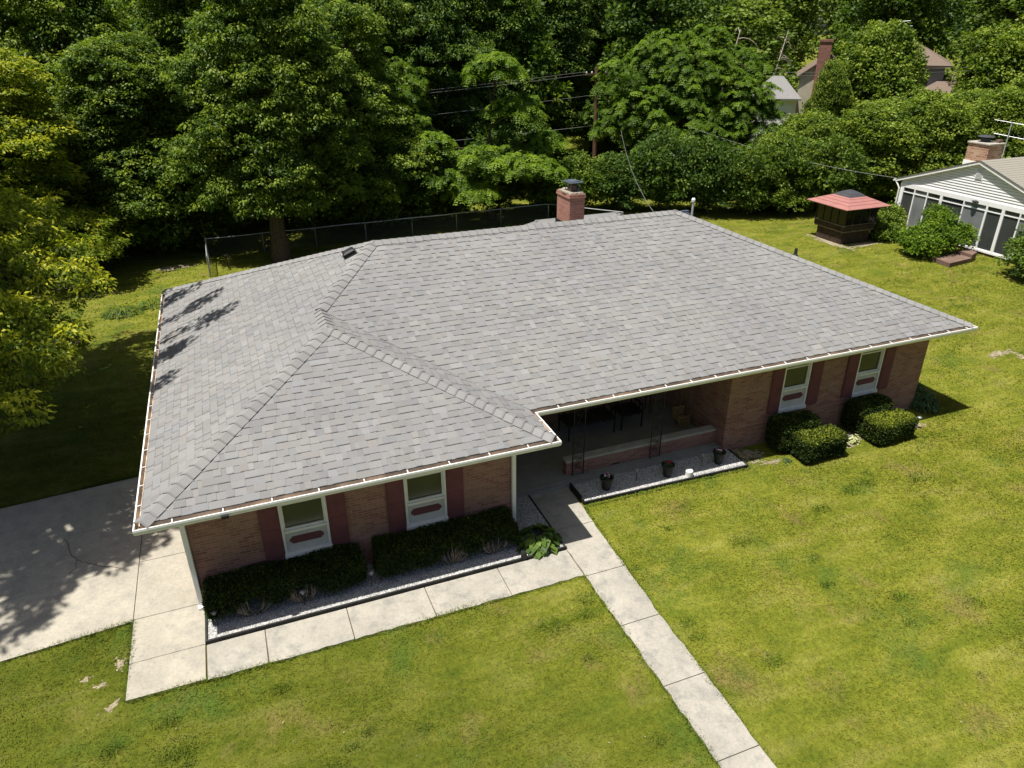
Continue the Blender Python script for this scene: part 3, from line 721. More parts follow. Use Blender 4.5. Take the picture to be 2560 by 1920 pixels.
# ================================================================= leaf generators
def rand_dirs(r, n, zmin=-1):
    z = r.uniform(zmin, 1, n); t = r.uniform(0, 2 * np.pi, n); q = np.sqrt(np.maximum(0, 1 - z * z)); return np.stack([q * np.cos(t), q * np.sin(t), z], 1)
def norm(a): return a / np.maximum(1e-6, np.linalg.norm(a, axis=1, keepdims=True))
def quads(p, ax, side, L, w, bend=None):
    """diamond leaves"""
    L = L[:, None]; w = w[:, None]; mid = p + ax * L * .45
    up = np.cross(side, ax); mid = mid + up * L * .10
    V = np.stack([p, mid + side * w * .5, p + ax * L, mid - side * w * .5], 1).reshape(-1, 3)
    F = np.arange(len(p) * 4).reshape(-1, 4); return V, F
def clump_centres(r, lobes, n, zmin=-.45, inner=.22):
    lobes = np.array(lobes, float); wgt = (lobes[:, 3] * lobes[:, 4] + lobes[:, 5] * lobes[:, 3]); k_ = r.choice(len(lobes), n * 2, p=wgt / wgt.sum())
    d = rand_dirs(r, n * 2, zmin); rr = np.where(r.rand(n * 2) < inner, r.uniform(.35, .8, n * 2), r.uniform(.80, 1.06, n * 2)); rr = np.where(r.rand(n * 2) < .10, r.uniform(1.06, 1.34, n * 2), rr)
    c = lobes[k_, :3] + d * lobes[k_, 3:6] * rr[:, None]
    keep = np.ones(n * 2, bool)
    for i, lb in enumerate(lobes):      # drop clumps buried deep in another lobe
        q = (((c - lb[:3]) / lb[3:6]) ** 2).sum(1); keep &= ~((q < .42) & (k_ != i))
    c, d, rr = c[keep][:n], d[keep][:n], rr[keep][:n]; return c, norm(d * lobes[k_[keep][:n], 3:6] ** -1), rr
def foliage(seed, lobes, nclump=700, per=55, rc=(.30, .55), L=(.14, .22), asp=.5, droop=.7, zmin=-.45, inner=.22, tipy=.35, style='rosette'):
    r = np.random.RandomState(seed); c, dn, rr = clump_centres(r, lobes, nclump, zmin, inner); n = len(c)
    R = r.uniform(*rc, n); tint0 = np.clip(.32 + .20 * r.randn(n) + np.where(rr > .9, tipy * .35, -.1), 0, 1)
    i = np.repeat(np.arange(n), per)
    if style == 'rosette':
        d = rand_dirs(r, len(i), -.35); q = r.uniform(.35, 1.0, len(i)) ** .6
        p = c[i] + d * (R[i] * q)[:, None] * np.array([1, 1, .8]) + dn[i] * (R[i] * .2)[:, None]
        h = d.copy(); h[:, 2] *= .3; ax = norm(h + np.array([0, 0, -droop]) * r.uniform(.4, 1.3, (len(i), 1)) + r.randn(len(i), 3) * .35)
        side = norm(np.cross(ax, d + r.randn(len(i), 3) * .45)); le = r.uniform(*L, len(i))
        tint = np.clip(tint0[i] + r.randn(len(i)) * .10 + tipy * np.clip(d[:, 2], 0, 1) * q * .6 - .1, 0, 1)  # upper and outer leaves tinted lighter: young growth plus painted-in sunlit tips
        V, F = quads(p, ax, side, le, le * asp); return V, F, tint
    # fronds: arching compound leaves
    nf = per; i = np.repeat(np.arange(n), nf); a = r.uniform(0, 2 * np.pi, len(i)); el = r.uniform(-.1, .9, len(i))
    out = np.stack([np.cos(a) * np.cos(el), np.sin(a) * np.cos(el), np.sin(el)], 1) + dn[i] * .5; out = norm(out)
    FL = R[i] * r.uniform(.9, 1.3, len(i)); m = 7; Vs = []; T = []
    hz = norm(np.cross(out, np.array([0, 0, 1.]) + r.randn(len(i), 3) * .15))
    for s in range(m):
        t = (s + .6) / m; p = c[i] + out * (FL * t)[:, None] + np.array([0, 0, -1.]) * (FL * .75 * t * t)[:, None]
        tan = norm(out + np.array([0, 0, -1.5]) * t)
        for sg in (-1, 1):
            ax = norm(hz * sg + tan * .45 + r.randn(len(i), 3) * .12); sd = norm(tan - ax * (tan * ax).sum(1, keepdims=True))
            le = FL * .34 * (1 - .55 * abs(t - .4)); V, F = quads(p, ax, sd, le, FL * .115); Vs.append(V)
            T.append(np.clip(tint0[i] + r.randn(len(i)) * .08 + tipy * .3 * (.3 + t), 0, 1))
    V = np.concatenate(Vs); return V, np.arange(len(V)).reshape(-1, 4), np.concatenate(T)

def limb_mesh(seed, h, r0, lobes, lean=(0, 0), nl=None):
    r = random.Random(seed); w = MB(); top = h * .8; n = 7
    pts = [(lean[0] * (i / n) ** 1.3 + r.uniform(-.06, .06) * i / n * 2, lean[1] * (i / n) ** 1.3 + r.uniform(-.06, .06) * i / n * 2, top * i / n) for i in range(n + 1)]
    w.tube(pts, [r0 * 1.35] + [r0 * (1 - .8 * i / n) for i in range(1, n + 1)], 10)
    for lb in lobes[:nl]:
        z0 = min(top * .8, max(h * .18, lb[2] - lb[5] * 1.1)); t = z0 / top; b = Vector((lean[0] * t ** 1.3, lean[1] * t ** 1.3, z0)); e = Vector(lb[:3])
        m = (b + e) / 2 + Vector((r.uniform(-.3, .3), r.uniform(-.3, .3), (e.z - b.z) * .15))
        w.tube([b, (b + m) / 2 + Vector((0, 0, .05)), m, e], [r0 * .42, r0 * .34, r0 * .24, r0 * .08], 6)
        for _ in range(3):
            q = e + Vector((r.uniform(-1, 1) * lb[3], r.uniform(-1, 1) * lb[4], r.uniform(-.3, .9) * lb[5])) * .8
            w.tube([m, (m + q) / 2 + Vector((0, 0, .1)), q], [r0 * .18, r0 * .12, r0 * .03], 5, cap=False)
    return w
def auto_lobes(seed, R, h0, h1, n=9, cone=False, ls=.50):
    r = random.Random(seed); out = []
    for i in range(n):
        t = (i + .5) / n; z = h0 + (h1 - h0) * t; a = i * 2.4 + r.uniform(-.6, .6); prof = math.sin(math.pi * min(1, .18 + .8 * t)) ** .6
        if cone: prof = 1.35 - 1.05 * t
        d = R * .55 * prof * r.uniform(.7, 1.15); q = R * ls * r.uniform(.65, 1.25)
        out.append((d * math.cos(a), d * math.sin(a), z, q, q, q * .8))
    out.append((0, 0, h1 - R * .25, R * .45, R * .45, R * .4)); out.append((0, 0, (h0 + h1) / 2, R * .5, R * .5, (h1 - h0) * .38))
    return out
class Proto: pass
def proto(mat, seed, R, h0, h1, trunk=.22, nl=9, lobes=None, cone=False, ls=.50, **kw):
    P = Proto(); P.lobes = lobes or auto_lobes(seed, R, h0, h1, nl, cone, ls)
    v, f, t = foliage(seed, P.lobes, **kw); P.crown = npmesh('lib', v, f, t, mat); P.crown.name = 'crown'
    w = limb_mesh(seed, h1, trunk, P.lobes); me = bpy.data.meshes.new('trunk'); me.from_pydata(w.v, [], w.f); me.materials.append(M['bark']); P.trunk = me; return P
def tree(P, x, y, label, rz=0, s=1.0, sz=None, mat=None, cat='tree', name='leafy_tree', group=None, z=0):
    t = thing(name, label, cat, (x, y, z), rz, group); t.scale = (s, s, sz or s)
    for nm, me in (('trunk', P.trunk), ('crown', P.crown)):
        o = bpy.data.objects.new(nm, me); COL.objects.link(o); o.parent = t
        if mat and nm == 'crown': o.material_slots[0].link = 'OBJECT'; o.material_slots[0].material = M[mat]
    return t
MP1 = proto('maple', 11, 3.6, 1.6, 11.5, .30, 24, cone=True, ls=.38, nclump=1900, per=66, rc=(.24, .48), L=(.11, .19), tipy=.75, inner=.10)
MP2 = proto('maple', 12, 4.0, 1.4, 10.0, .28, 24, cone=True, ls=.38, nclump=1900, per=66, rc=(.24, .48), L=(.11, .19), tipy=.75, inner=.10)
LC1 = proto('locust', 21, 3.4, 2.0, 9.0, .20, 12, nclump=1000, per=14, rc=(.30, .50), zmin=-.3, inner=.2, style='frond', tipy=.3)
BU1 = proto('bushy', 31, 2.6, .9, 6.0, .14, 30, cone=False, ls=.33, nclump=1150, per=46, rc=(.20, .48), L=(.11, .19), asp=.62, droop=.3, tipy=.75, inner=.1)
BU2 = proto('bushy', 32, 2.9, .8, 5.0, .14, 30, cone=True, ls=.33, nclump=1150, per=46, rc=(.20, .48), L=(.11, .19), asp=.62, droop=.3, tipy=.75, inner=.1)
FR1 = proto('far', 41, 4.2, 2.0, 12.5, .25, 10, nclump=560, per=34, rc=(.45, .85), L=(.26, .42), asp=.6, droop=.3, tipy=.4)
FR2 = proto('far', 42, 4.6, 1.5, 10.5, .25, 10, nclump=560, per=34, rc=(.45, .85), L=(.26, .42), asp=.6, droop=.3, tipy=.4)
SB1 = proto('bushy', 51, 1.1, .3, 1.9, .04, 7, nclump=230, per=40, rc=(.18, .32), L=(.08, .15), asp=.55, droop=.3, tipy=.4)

# --- trees at the left: tall one over the driveway, low spreading one with yellow-green shoots
tl = [(-7.9, 5.6, 11.2, 2.5, 2.0, 1.5), (-6.6, 8.0, 11.2, 2.1, 2.2, 1.3), (-8.4, 8.6, 11.2, 3.0, 2.4, 1.6), (-5.9, 5.6, 11, 1.5, 2.0, 1.1), (-6.4, 4.2, 10.9, 1.3, .8, .8), (-9.6, 3.0, 10.9, 1.8, 1.4, 1.0), (-5.0, 4.3, 10.9, .9, .6, .5), (-7.2, 11.0, 10.4, 2.4, 2.2, 1.2), (-4.4, 11.4, 11.2, 1.8, 2.3, .9),
      (-2.3, 9.1, 11.0, 1.0, .10, .12), (-1.9, 7.5, 11.0, 1.0, .10, .12), (-1.8, 6.0, 11.0, 1.1, .10, .12), (-3.0, 5.2, 11.0, 1.1, .15, .2), (-3.2, 3.7, 10.8, .9, .12, .2), (-3.9, 2.5, 10.8, .8, .25, .3), (-4.4, 1.6, 10.8, .6, .2, .25)]
_r = random.Random(12); _n = 0
tl += [(-8.4, 1.5, 10.9, 1.3, 1.0, .6), (-9.4, .6, 10.9, 1.2, .8, .5)]
while _n < 74:
    _x, _y = _r.uniform(-8.6, -4.3), _r.uniform(-.5, 3.6)
    if _x < -4.55 - max(0, 1.5 - _y) * .8: tl.append((_x, _y, 10.8, _r.uniform(.22, .42), _r.uniform(.16, .32), .18)); _n += 1
def world_tree(name, label, mat, x, y, lobes, h, r0, rz=0, group=None, lean=(0, 0), **kw):
    t = thing(name, label, 'tree', (x, y, 0), 0, group); lb = [(a - x, b - y, c_, d, e, f) for a, b, c_, d, e, f in lobes]
    limb_mesh(int(abs(x * 10)), h, r0, lb, lean).build('trunk', 'bark', t)
    v, f, q = foliage(int(abs(x * 7 + y)), lb, **kw); npmesh('crown', v, f, q, mat, t); return t
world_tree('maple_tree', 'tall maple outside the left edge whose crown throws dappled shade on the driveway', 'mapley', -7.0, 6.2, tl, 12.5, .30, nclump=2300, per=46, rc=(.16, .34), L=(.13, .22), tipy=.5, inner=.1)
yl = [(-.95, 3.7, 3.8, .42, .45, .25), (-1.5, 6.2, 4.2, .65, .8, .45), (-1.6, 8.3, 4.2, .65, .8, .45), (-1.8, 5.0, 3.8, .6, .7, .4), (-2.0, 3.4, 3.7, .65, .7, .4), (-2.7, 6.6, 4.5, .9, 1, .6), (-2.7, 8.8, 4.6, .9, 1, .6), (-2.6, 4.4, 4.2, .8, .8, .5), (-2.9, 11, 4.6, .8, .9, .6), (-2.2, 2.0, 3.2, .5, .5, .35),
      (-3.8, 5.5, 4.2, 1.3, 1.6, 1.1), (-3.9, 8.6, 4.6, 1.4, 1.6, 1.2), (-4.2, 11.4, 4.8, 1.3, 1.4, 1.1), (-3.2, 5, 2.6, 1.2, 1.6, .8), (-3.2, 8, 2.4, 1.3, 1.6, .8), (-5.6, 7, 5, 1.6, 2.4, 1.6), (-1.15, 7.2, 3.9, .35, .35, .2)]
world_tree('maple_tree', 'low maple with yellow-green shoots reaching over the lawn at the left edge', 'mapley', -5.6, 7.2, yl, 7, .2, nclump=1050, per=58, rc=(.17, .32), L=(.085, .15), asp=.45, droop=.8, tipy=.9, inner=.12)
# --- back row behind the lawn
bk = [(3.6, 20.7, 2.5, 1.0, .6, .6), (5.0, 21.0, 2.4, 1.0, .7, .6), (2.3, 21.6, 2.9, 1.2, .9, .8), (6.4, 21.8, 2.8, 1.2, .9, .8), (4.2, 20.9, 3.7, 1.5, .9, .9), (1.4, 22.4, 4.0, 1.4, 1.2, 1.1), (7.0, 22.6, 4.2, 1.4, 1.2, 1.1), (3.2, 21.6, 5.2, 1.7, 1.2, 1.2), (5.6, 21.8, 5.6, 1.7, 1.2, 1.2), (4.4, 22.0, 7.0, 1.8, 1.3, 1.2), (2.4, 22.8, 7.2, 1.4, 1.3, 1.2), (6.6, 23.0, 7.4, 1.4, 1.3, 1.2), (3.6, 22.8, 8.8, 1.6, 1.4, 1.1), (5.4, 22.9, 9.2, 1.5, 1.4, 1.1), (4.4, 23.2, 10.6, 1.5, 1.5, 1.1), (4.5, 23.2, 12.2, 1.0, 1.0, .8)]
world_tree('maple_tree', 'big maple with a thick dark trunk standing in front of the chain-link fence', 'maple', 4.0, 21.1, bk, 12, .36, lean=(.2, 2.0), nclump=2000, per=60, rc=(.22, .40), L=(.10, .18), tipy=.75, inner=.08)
tree(MP2, -6.0, 22.9, 'bright yellow-green maple in the top left corner of the photo', 1.0, 1.05, .76, 'mapley', name='maple_tree')
tree(MP1, -1.4, 25.6, 'dense green maple left of the big trunk, behind the bare strip of lawn', 2.0, .95, .72, name='maple_tree')
tree(MP2, -3.9, 29.2, 'taller maple behind the two front maples at the upper left', 4.0, 1.1, 1.15, name='maple_tree')
tree(MP1, 1.9, 28.2, 'tall maple directly behind the thick-trunked maple, on its left side', 5.0, 1.05, 1.0, name='maple_tree')
tree(MP1, 8.4, 26.0, 'tall dark maple right of the thick-trunked one, beyond the fence', .4, .95, .82, name='maple_tree')
tree(MP2, 9.6, 31.5, 'tall green tree behind the left ends of the power lines', 2.9, 1.05, 1.22, name='maple_tree')
tree(MP2, 13.6, 32.0, 'dark tall tree behind the power lines, left of the utility pole', 1.4, 1.05, 1.08, 'dark', name='dark_tree')
tree(MP1, 18.3, 34.5, 'dark tall tree behind the feathery sprays, just left of the utility pole top', 2.4, 1.1, 1.0, 'dark', name='dark_tree')
tree(MP2, 5.6, 33.0, 'tall tree in the back row above the thick-trunked maple', 3.4, 1.15, 1.45, name='maple_tree')
tree(MP1, -9.5, 30.5, 'tall yellow-green tree in the back row at the far left', 3.1, 1.15, 1.25, 'mapley', name='maple_tree')
tree(MP1, 23.5, 38.0, 'dark tall tree beyond the top of the utility pole', 3.9, 1.1, 1.08, 'dark', name='dark_tree')
tree(MP2, 29.5, 41.0, 'dark tree behind the left part of the bright feathery tree', 5.3, 1.1, 1.12, 'dark', name='dark_tree')
tree(MP1, 35.5, 42.5, 'dark green tree rising behind the right part of the bright feathery tree', 1.9, 1.0, .92, None, name='dark_tree')
tree(LC1, 14.8, 36.0, 'pale green feathery tree top in the upper middle of the photo', .3, 1.3, 1.5, name='feathery_tree')
lc = [(29.6, 25.0, 2.6, 2.4, 1.6, 1.6), (31.8, 24.4, 2.8, 1.6, 1.4, 1.6), (26.6, 26.0, 1.6, 1.6, 1.2, 1.2), (26.0, 27.6, 4.6, 2.4, 2.0, 1.6), (28.6, 27.0, 6.6, 2.3, 2.0, 1.5), (30.6, 25.8, 5.2, 2.2, 2.0, 1.6), (27.0, 28.2, 7.6, 1.6, 1.5, 1.1), (24.7, 28.6, 6.4, 1.5, 1.3, 1.0), (24.1, 28.4, 3.6, 1.1, 1.0, .7), (28.2, 25.8, 3.8, 2.2, 1.8, 1.4), (31.0, 26.8, 7.0, 1.6, 1.4, 1.1), (31.7, 25.6, 4.6, 1.2, 1.3, 1.1), (26.2, 26.2, 2.6, 1.5, 1.4, 1.0), (29.4, 27.6, 8.4, 1.2, 1.2, .7), (27.6, 26.6, 5.8, 1.6, 1.5, 1.1)]
world_tree('feathery_tree', 'large bright green tree with feathery leaves right of the utility pole', 'locust', 28.0, 27.2, lc, 8.5, .22, nclump=1900, per=15, rc=(.26, .46), zmin=-.5, inner=.15, style='frond', tipy=.35)
l2 = [(12.4, 23.4, 2.4, 1.0, .8, .5), (13.6, 23.0, 1.9, 1.0, .8, .4), (15.6, 22.7, 2.9, 1.4, 1.0, .6), (17.0, 22.6, 2.7, 1.0, .9, .5), (14.4, 23.2, 3.4, 1.3, 1.0, .5), (16.4, 24.4, 5.4, 1.2, 1.1, .7), (15.2, 24.2, 7.2, 1.2, 1.1, .8), (18.0, 24.6, 3.8, .9, .9, .5), (12.0, 24.4, 4.0, .9, .9, .5)]
world_tree('feathery_tree', 'small tree with bright feathery sprays low over the fence behind the roof ridge', 'locust', 15.0, 24.6, l2, 8, .16, nclump=420, per=16, rc=(.30, .5), zmin=-.2, inner=.05, style='frond', tipy=.5)
tree(LC1, 11.2, 29.2, 'feathery tree in the shade between the power lines and the big maple', 2.0, .8, .8, 'locust', name='feathery_tree')

# undergrowth along the forest edge
ug = [(-9.5, 22.6, 1.3), (-7.4, 22.8, 1.2), (-5.2, 23.2, 1.3), (-3.0, 23.4, 1.2), (-1.0, 23.6, 1.2), (1.0, 24.4, 1.3), (6.6, 24.6, 1.4), (8.8, 24.4, 1.3), (10.6, 24.6, 1.4), (13.0, 25.4, 1.5), (16.0, 26.0, 1.5), (18.6, 26.2, 1.3)]
for i, (x, y, s) in enumerate(ug):
    tree(SB1, x, y, 'dark green undergrowth bush in the shade along the back forest edge', i * 1.7, s, s * (1.0 + .3 * math.sin(i * 2.1)), 'dark', 'bush', 'undergrowth_bush', 'undergrowth bushes along the back forest edge')
tree(SB1, 20.2, 24.6, 'pale flowering shrub beside the foot of the utility pole, right of the brick chimney', .6, 1.35, 1.3, 'bushy', 'bush', 'garden_shrub')
tree(SB1, 18.5, 24.3, 'leafy green shrub just right of the brick chimney', 2.6, 1.2, 1.0, 'locust', 'bush', 'garden_shrub')
tree(SB1, 22.3, 23.8, 'dark shrub under the feathery tree behind the peak of the roof', 2.1, 1.5, 1.3, 'dark', 'bush', 'garden_shrub')
ug2 = [(24.2, 22.8, 1.5), (26.4, 21.4, 1.4), (28.4, 20.6, 1.3), (30.4, 20.2, 1.4), (32.6, 19.4, 1.4)]
for i, (x, y, s) in enumerate(ug2):
    tree(SB1, x, y, 'leafy shrub at the lawn edge behind the red-roofed gazebo', i * 2.3, s, s * 1.2, 'dark' if i < 2 else None, 'bush', 'lawn_edge_shrub', 'shrubs at the lawn edge behind the gazebo')
# broad-leaved hedge trees on the right, kept lower so the far houses show above
hg = [(33.0, 22.2, .9, .70), (36.2, 20.6, 1.0, .80), (39.4, 19.2, 1.0, .84), (42.4, 17.6, 1.0, .92), (45.4, 15.6, 1.0, 1.0), (48.5, 14.0, 1.0, 1.1), (30.6, 20.9, .8, .58),
      (37.2, 25.4, 1.0, .58), (40.6, 23.6, 1.0, .76), (44.0, 21.6, 1.0, .84), (47.6, 19.8, 1.0, .96), (41.4, 28.6, 1.0, .66), (45.0, 25.6, 1.0, .80), (49.0, 24.0, 1.1, .80), (52.0, 20.0, 1.2, 1.2)]
for i, (x, y, s, sz) in enumerate(hg):
    tree(BU1 if i % 2 else BU2, x, y, 'leafy hedge tree in the green mass behind the gazebo and the white house', i * 1.3, s, sz * (1.15 if i % 2 == 0 else 1), None, 'tree', 'hedge_tree', 'hedge trees behind the gazebo and the white house')
tree(BU1, 44.3, 28.9, 'rounded tree between the cream-sided house and the brown-roofed house', .5, 1.35, 1.38, None, 'tree', 'round_tree')
tree(BU1, 40.2, 28.5, 'leafy tree in front of the foot of the cream-sided house', 1.9, .55, 1.05, None, 'tree', 'round_tree')
tree(BU2, 54.5, 27.5, 'tree standing right of the brown-roofed house', 2.5, 1.5, 1.5, None, 'tree', 'round_tree')
tree(BU2, 36.0, 36.5, 'small tree left of the grey-roofed garage', 2.9, .9, 1.1, None, 'tree', 'round_tree')
tree(FR1, 50.5, 18.5, 'tall tree at the right edge of the photo above the white house', 1.1, .9, .78, 'bushy', 'tree', 'leafy_tree')
tree(FR2, 45.5, 50.0, 'grey-green tree behind the cream-sided house', 2.2, 1.0, 1.0, 'dark', 'tree', 'leafy_tree')
r = random.Random(5); nfar = 0
for row, (dist, s, sz) in enumerate(((52, .95, .92), (62, 1.0, .92), (74, 1.1, .95), (88, 1.25, 1.08), (104, 1.45, 1.4), (124, 1.7, 1.8), (146, 2.0, 2.2))):
    n = int(52 / math.degrees(math.atan(5.6 * s / dist)) * 1.0) ; a0, a1 = -18, 60
    for i in range(n + 1):
        a = math.radians(a0 + (a1 - a0) * i / n + r.uniform(-.8, .8)); d = dist + r.uniform(-4, 4); x = 2.1 + math.sin(a) * d; y = -11.4 + math.cos(a) * d
        if row < 2 and math.degrees(a) > 36: continue
        if row < 3 and math.degrees(a) > 38 and d < 78: continue
        tree(FR1 if r.random() < .5 else FR2, x, y, 'distant tree in the wooded background along the top of the photo', r.uniform(0, 6.28), s * r.uniform(.9, 1.1), sz * r.uniform(.88, 1.1), r.choice([None, None, 'bushy', 'dark', 'maple']), 'tree', 'distant_tree', 'distant background trees'); nfar += 1
# bare dead branches
def dead(x, y, h, label, seed):
    r = random.Random(seed); w = MB(); top = Vector((.9, .5, h)); mid = Vector((-.3, .2, h * .55))
    w.tube([(0, 0, 0), mid, top], [.12, .08, .03], 6)
    for i in range(9):
        t = r.uniform(.55, 1); p = mid.lerp(top, max(0, t * 2 - 1)); a = r.uniform(-.8, 1.6); L_ = r.uniform(1.0, 2.4); pts = [p]; d = Vector((math.cos(a), math.sin(a) * .6, r.uniform(.1, .7))).normalized()
        for k_ in range(6):
            d = (d + Vector((r.uniform(-.25, .25), r.uniform(-.25, .25), -.32))).normalized(); pts.append(pts[-1] + d * L_ / 6)
        w.tube(pts, [.030, .026, .021, .017, .012, .008, .004], 4, cap=False)
        for _ in range(3):
            q = r.choice(pts[2:]); e = q + Vector((r.uniform(-.3, .3), r.uniform(-.3, .3), r.uniform(-.5, -.1))); w.tube([q, (q + e) / 2 + Vector((.05, 0, .03)), e], [.011, .008, .003], 4, cap=False)
    t = thing('dead_tree', label, 'tree', (x, y, 0)); w.build('trunk', 'palebark', t)
dead(36.6, 34.6, 8.9, 'bare dead tree with pale drooping branches left of the cream-sided house', 4)
dead(46.6, 41.5, 8.7, 'bare thin tree top sticking up behind the cream-sided house', 9)

# ================================================================= hedges and clipped bushes
def rbox_pts(r, n, hx, hy, z0, z1, rad, top=True):
    """points + normals on a rounded box shell"""
    hz = (z1 - z0) / 2; A = np.array([hy * hz, hy * hz, hx * hz, hx * hz, hx * hy * 1.0, hx * hy * .12]); k_ = r.choice(6, n, p=A / A.sum()); u = r.uniform(-1, 1, (n, 3))
    u[k_ == 0, 0] = 1; u[k_ == 1, 0] = -1; u[k_ == 2, 1] = 1; u[k_ == 3, 1] = -1; u[k_ == 4, 2] = 1; u[k_ == 5, 2] = -1
    p = u * np.array([hx, hy, hz]); q = np.clip(p, -np.array([hx - rad, hy - rad, hz - rad]), np.array([hx - rad, hy - rad, hz - rad])); d = norm(p - q)
    p = q + d * rad; p[:, 2] += z0 + hz; return p, d
def clipped(name, label, x0, x1, y0, y1, z0, z1, n, seed, rad=.1, tipy=.5, cat='hedge', group=None, bulge=.05, bare=None):
    cx, cy = (x0 + x1) / 2, (y0 + y1) / 2; hx, hy = (x1 - x0) / 2, (y1 - y0) / 2
    t = thing(name, label, cat, (cx, cy, .02), 0, group); r = np.random.RandomState(seed)
    p, d = rbox_pts(r, n, hx, hy, z0, z1, rad)
    if bare:   # thin out the lower front where the stems show
        arch = sum(np.exp(-((p[:, 0] - q_) / .24) ** 2) for q_ in bare); f = (d[:, 1] < .3) & (p[:, 1] < 0) & (p[:, 2] < z0 + (z1 - z0) * (.16 + .56 * np.clip(arch, 0, 1))); keep = ~(f & (r.rand(n) < .93)); p, d = p[keep], d[keep]
    m = len(p); wob = np.sin(p[:, 0] * 5 + seed) * np.sin(p[:, 1] * 6 + seed) * np.sin(p[:, 2] * 7) * bulge
    p = p + d * (wob + r.uniform(-.055, .022, m))[:, None]
    ax = norm(d * .4 + r.randn(m, 3) * .8 + np.array([0, 0, .1])); side = norm(np.cross(ax, r.randn(m, 3))); le = r.uniform(.035, .075, m)
    V, F = quads(p, ax, side, le, le * .42); cl = .5 + .5 * np.sin(p[:, 0] * 11 + seed) * np.sin(p[:, 1] * 13) * np.sin(p[:, 2] * 12 + 1)
    tint = np.clip(.10 + .25 * cl + r.randn(m) * .14 + tipy * np.clip(d[:, 2], 0, 1) * r.rand(m) ** 1.2 + .12 * np.clip(r.rand(m) - .8, 0, 1) * 5, 0, 1)  # yellow-green tips, with sunlight on the tops painted in as a lighter tint
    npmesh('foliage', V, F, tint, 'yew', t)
    w = MB(); w.box(-hx + .09, hx - .09, -hy + (.26 if bare else .10), hy - .07, z0 + .1, z1 - .075); w.build('dark_core', 'core', t, bevel=.06)  # solid near-black box filling the inside of the foliage
    return t
def stems(t, spots, seed, h=.50, y=-.30, spread=.30):
    r = random.Random(seed)
    for sx in spots:
        w = MB()
        for _ in range(13):
            a = r.uniform(-1, 1); f = r.uniform(.4, 1.1); e = Vector((sx + a * spread, y + .02 * r.random(), h * r.uniform(.7, 1.15))); b = Vector((sx + a * .05, y + .06, .03)); m = (b + e) / 2 + Vector((a * .09, -.05 * f, -.04))
            w.tube([b, b.lerp(m, .5) + Vector((r.uniform(-.02, .02), -.02, 0)), m, m.lerp(e, .5) + Vector((r.uniform(-.03, .03), 0, 0)), e], [.011, .009, .008, .006, .004], 5, cap=False)
            q = m + Vector((r.uniform(-.1, .1), -.03, r.uniform(.08, .16))); w.tube([m, q], [.006, .002], 4, cap=False)
        w.build('stems', 'stem', t)
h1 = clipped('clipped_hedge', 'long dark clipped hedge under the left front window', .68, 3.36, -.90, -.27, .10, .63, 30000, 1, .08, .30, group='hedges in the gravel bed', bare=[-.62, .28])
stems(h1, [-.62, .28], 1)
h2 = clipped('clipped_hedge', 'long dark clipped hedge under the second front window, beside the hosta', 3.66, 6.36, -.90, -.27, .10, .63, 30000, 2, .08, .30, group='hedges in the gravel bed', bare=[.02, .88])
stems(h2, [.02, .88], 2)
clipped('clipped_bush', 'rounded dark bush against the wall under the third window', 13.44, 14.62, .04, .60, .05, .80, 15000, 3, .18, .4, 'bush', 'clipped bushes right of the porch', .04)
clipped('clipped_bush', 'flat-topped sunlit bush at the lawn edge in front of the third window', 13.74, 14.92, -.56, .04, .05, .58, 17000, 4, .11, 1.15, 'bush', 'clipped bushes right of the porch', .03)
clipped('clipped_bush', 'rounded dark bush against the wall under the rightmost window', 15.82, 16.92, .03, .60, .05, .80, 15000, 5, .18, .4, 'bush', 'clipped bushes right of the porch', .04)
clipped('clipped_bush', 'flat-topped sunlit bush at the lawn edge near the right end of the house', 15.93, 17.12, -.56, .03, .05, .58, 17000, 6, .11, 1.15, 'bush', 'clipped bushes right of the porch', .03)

def leafy(name, label, cat, x, y, z, R, H, n, mat, L, asp, seed, group=None, droop=.4, ysc=1.0):
    """low herb with long leaves arching from the middle"""
    t = thing(name, label, cat, (x, y, z), 0, group); r = np.random.RandomState(seed); a = r.uniform(0, 6.28, n); q = r.uniform(.1, 1, n) ** .6
    p = np.stack([np.cos(a) * q * R * .75, np.sin(a) * q * R * .75 * ysc, H * (1 - .75 * q ** 2) * r.uniform(.75, 1.05, n)], 1)
    out = np.stack([np.cos(a), np.sin(a), -droop - .5 * q], 1); ax = norm(out + r.randn(n, 3) * .25); side = norm(np.cross(ax, np.array([0, 0, 1.]) + r.randn(n, 3) * .25)); le = r.uniform(L * .7, L * 1.2, n)
    V, F = quads(p, ax, side, le, le * asp); npmesh('leaves', V, F, np.clip(.45 + r.randn(n) * .2, 0, 1), mat, t)
    w = MB()
    for i in range(0, min(n, 26)): w.tube([(0, 0, 0), tuple(p[i] * .6 + np.array([0, 0, .03])), tuple(p[i])], [.006, .005, .003], 4, cap=False)
    w.build('stalks', 'weedleaf', t); return t
leafy('hosta', 'large broad-leaved hosta at the corner of the gravel bed by the walk', 'plant', 6.80, -.86, GZ, .50, .34, 190, 'hosta', .19, .74, 1)
leafy('pale_plant', 'small pale variegated plant between the two pairs of clipped bushes', 'plant', 15.62, -.12, 0, .17, .22, 90, 'paleleaf', .09, .6, 2)
leafy('weed_plant', 'grey-green weed beside the wall left of the pale variegated plant', 'plant', 15.35, .20, 0, .24, .26, 90, 'weedleaf', .09, .4, 3)
leafy('weed_plant', 'tall leafy weeds in the shade at the right corner of the house', 'plant', 18.75, .75, -.02, .55, .50, 520, 'weedleaf', .11, .42, 4, ysc=1.2)
leafy('weed_plant', 'loose sunlit weed beyond the right corner of the house', 'plant', 19.3, 1.5, 0, .45, .30, 240, 'weedleaf', .09, .3, 5)
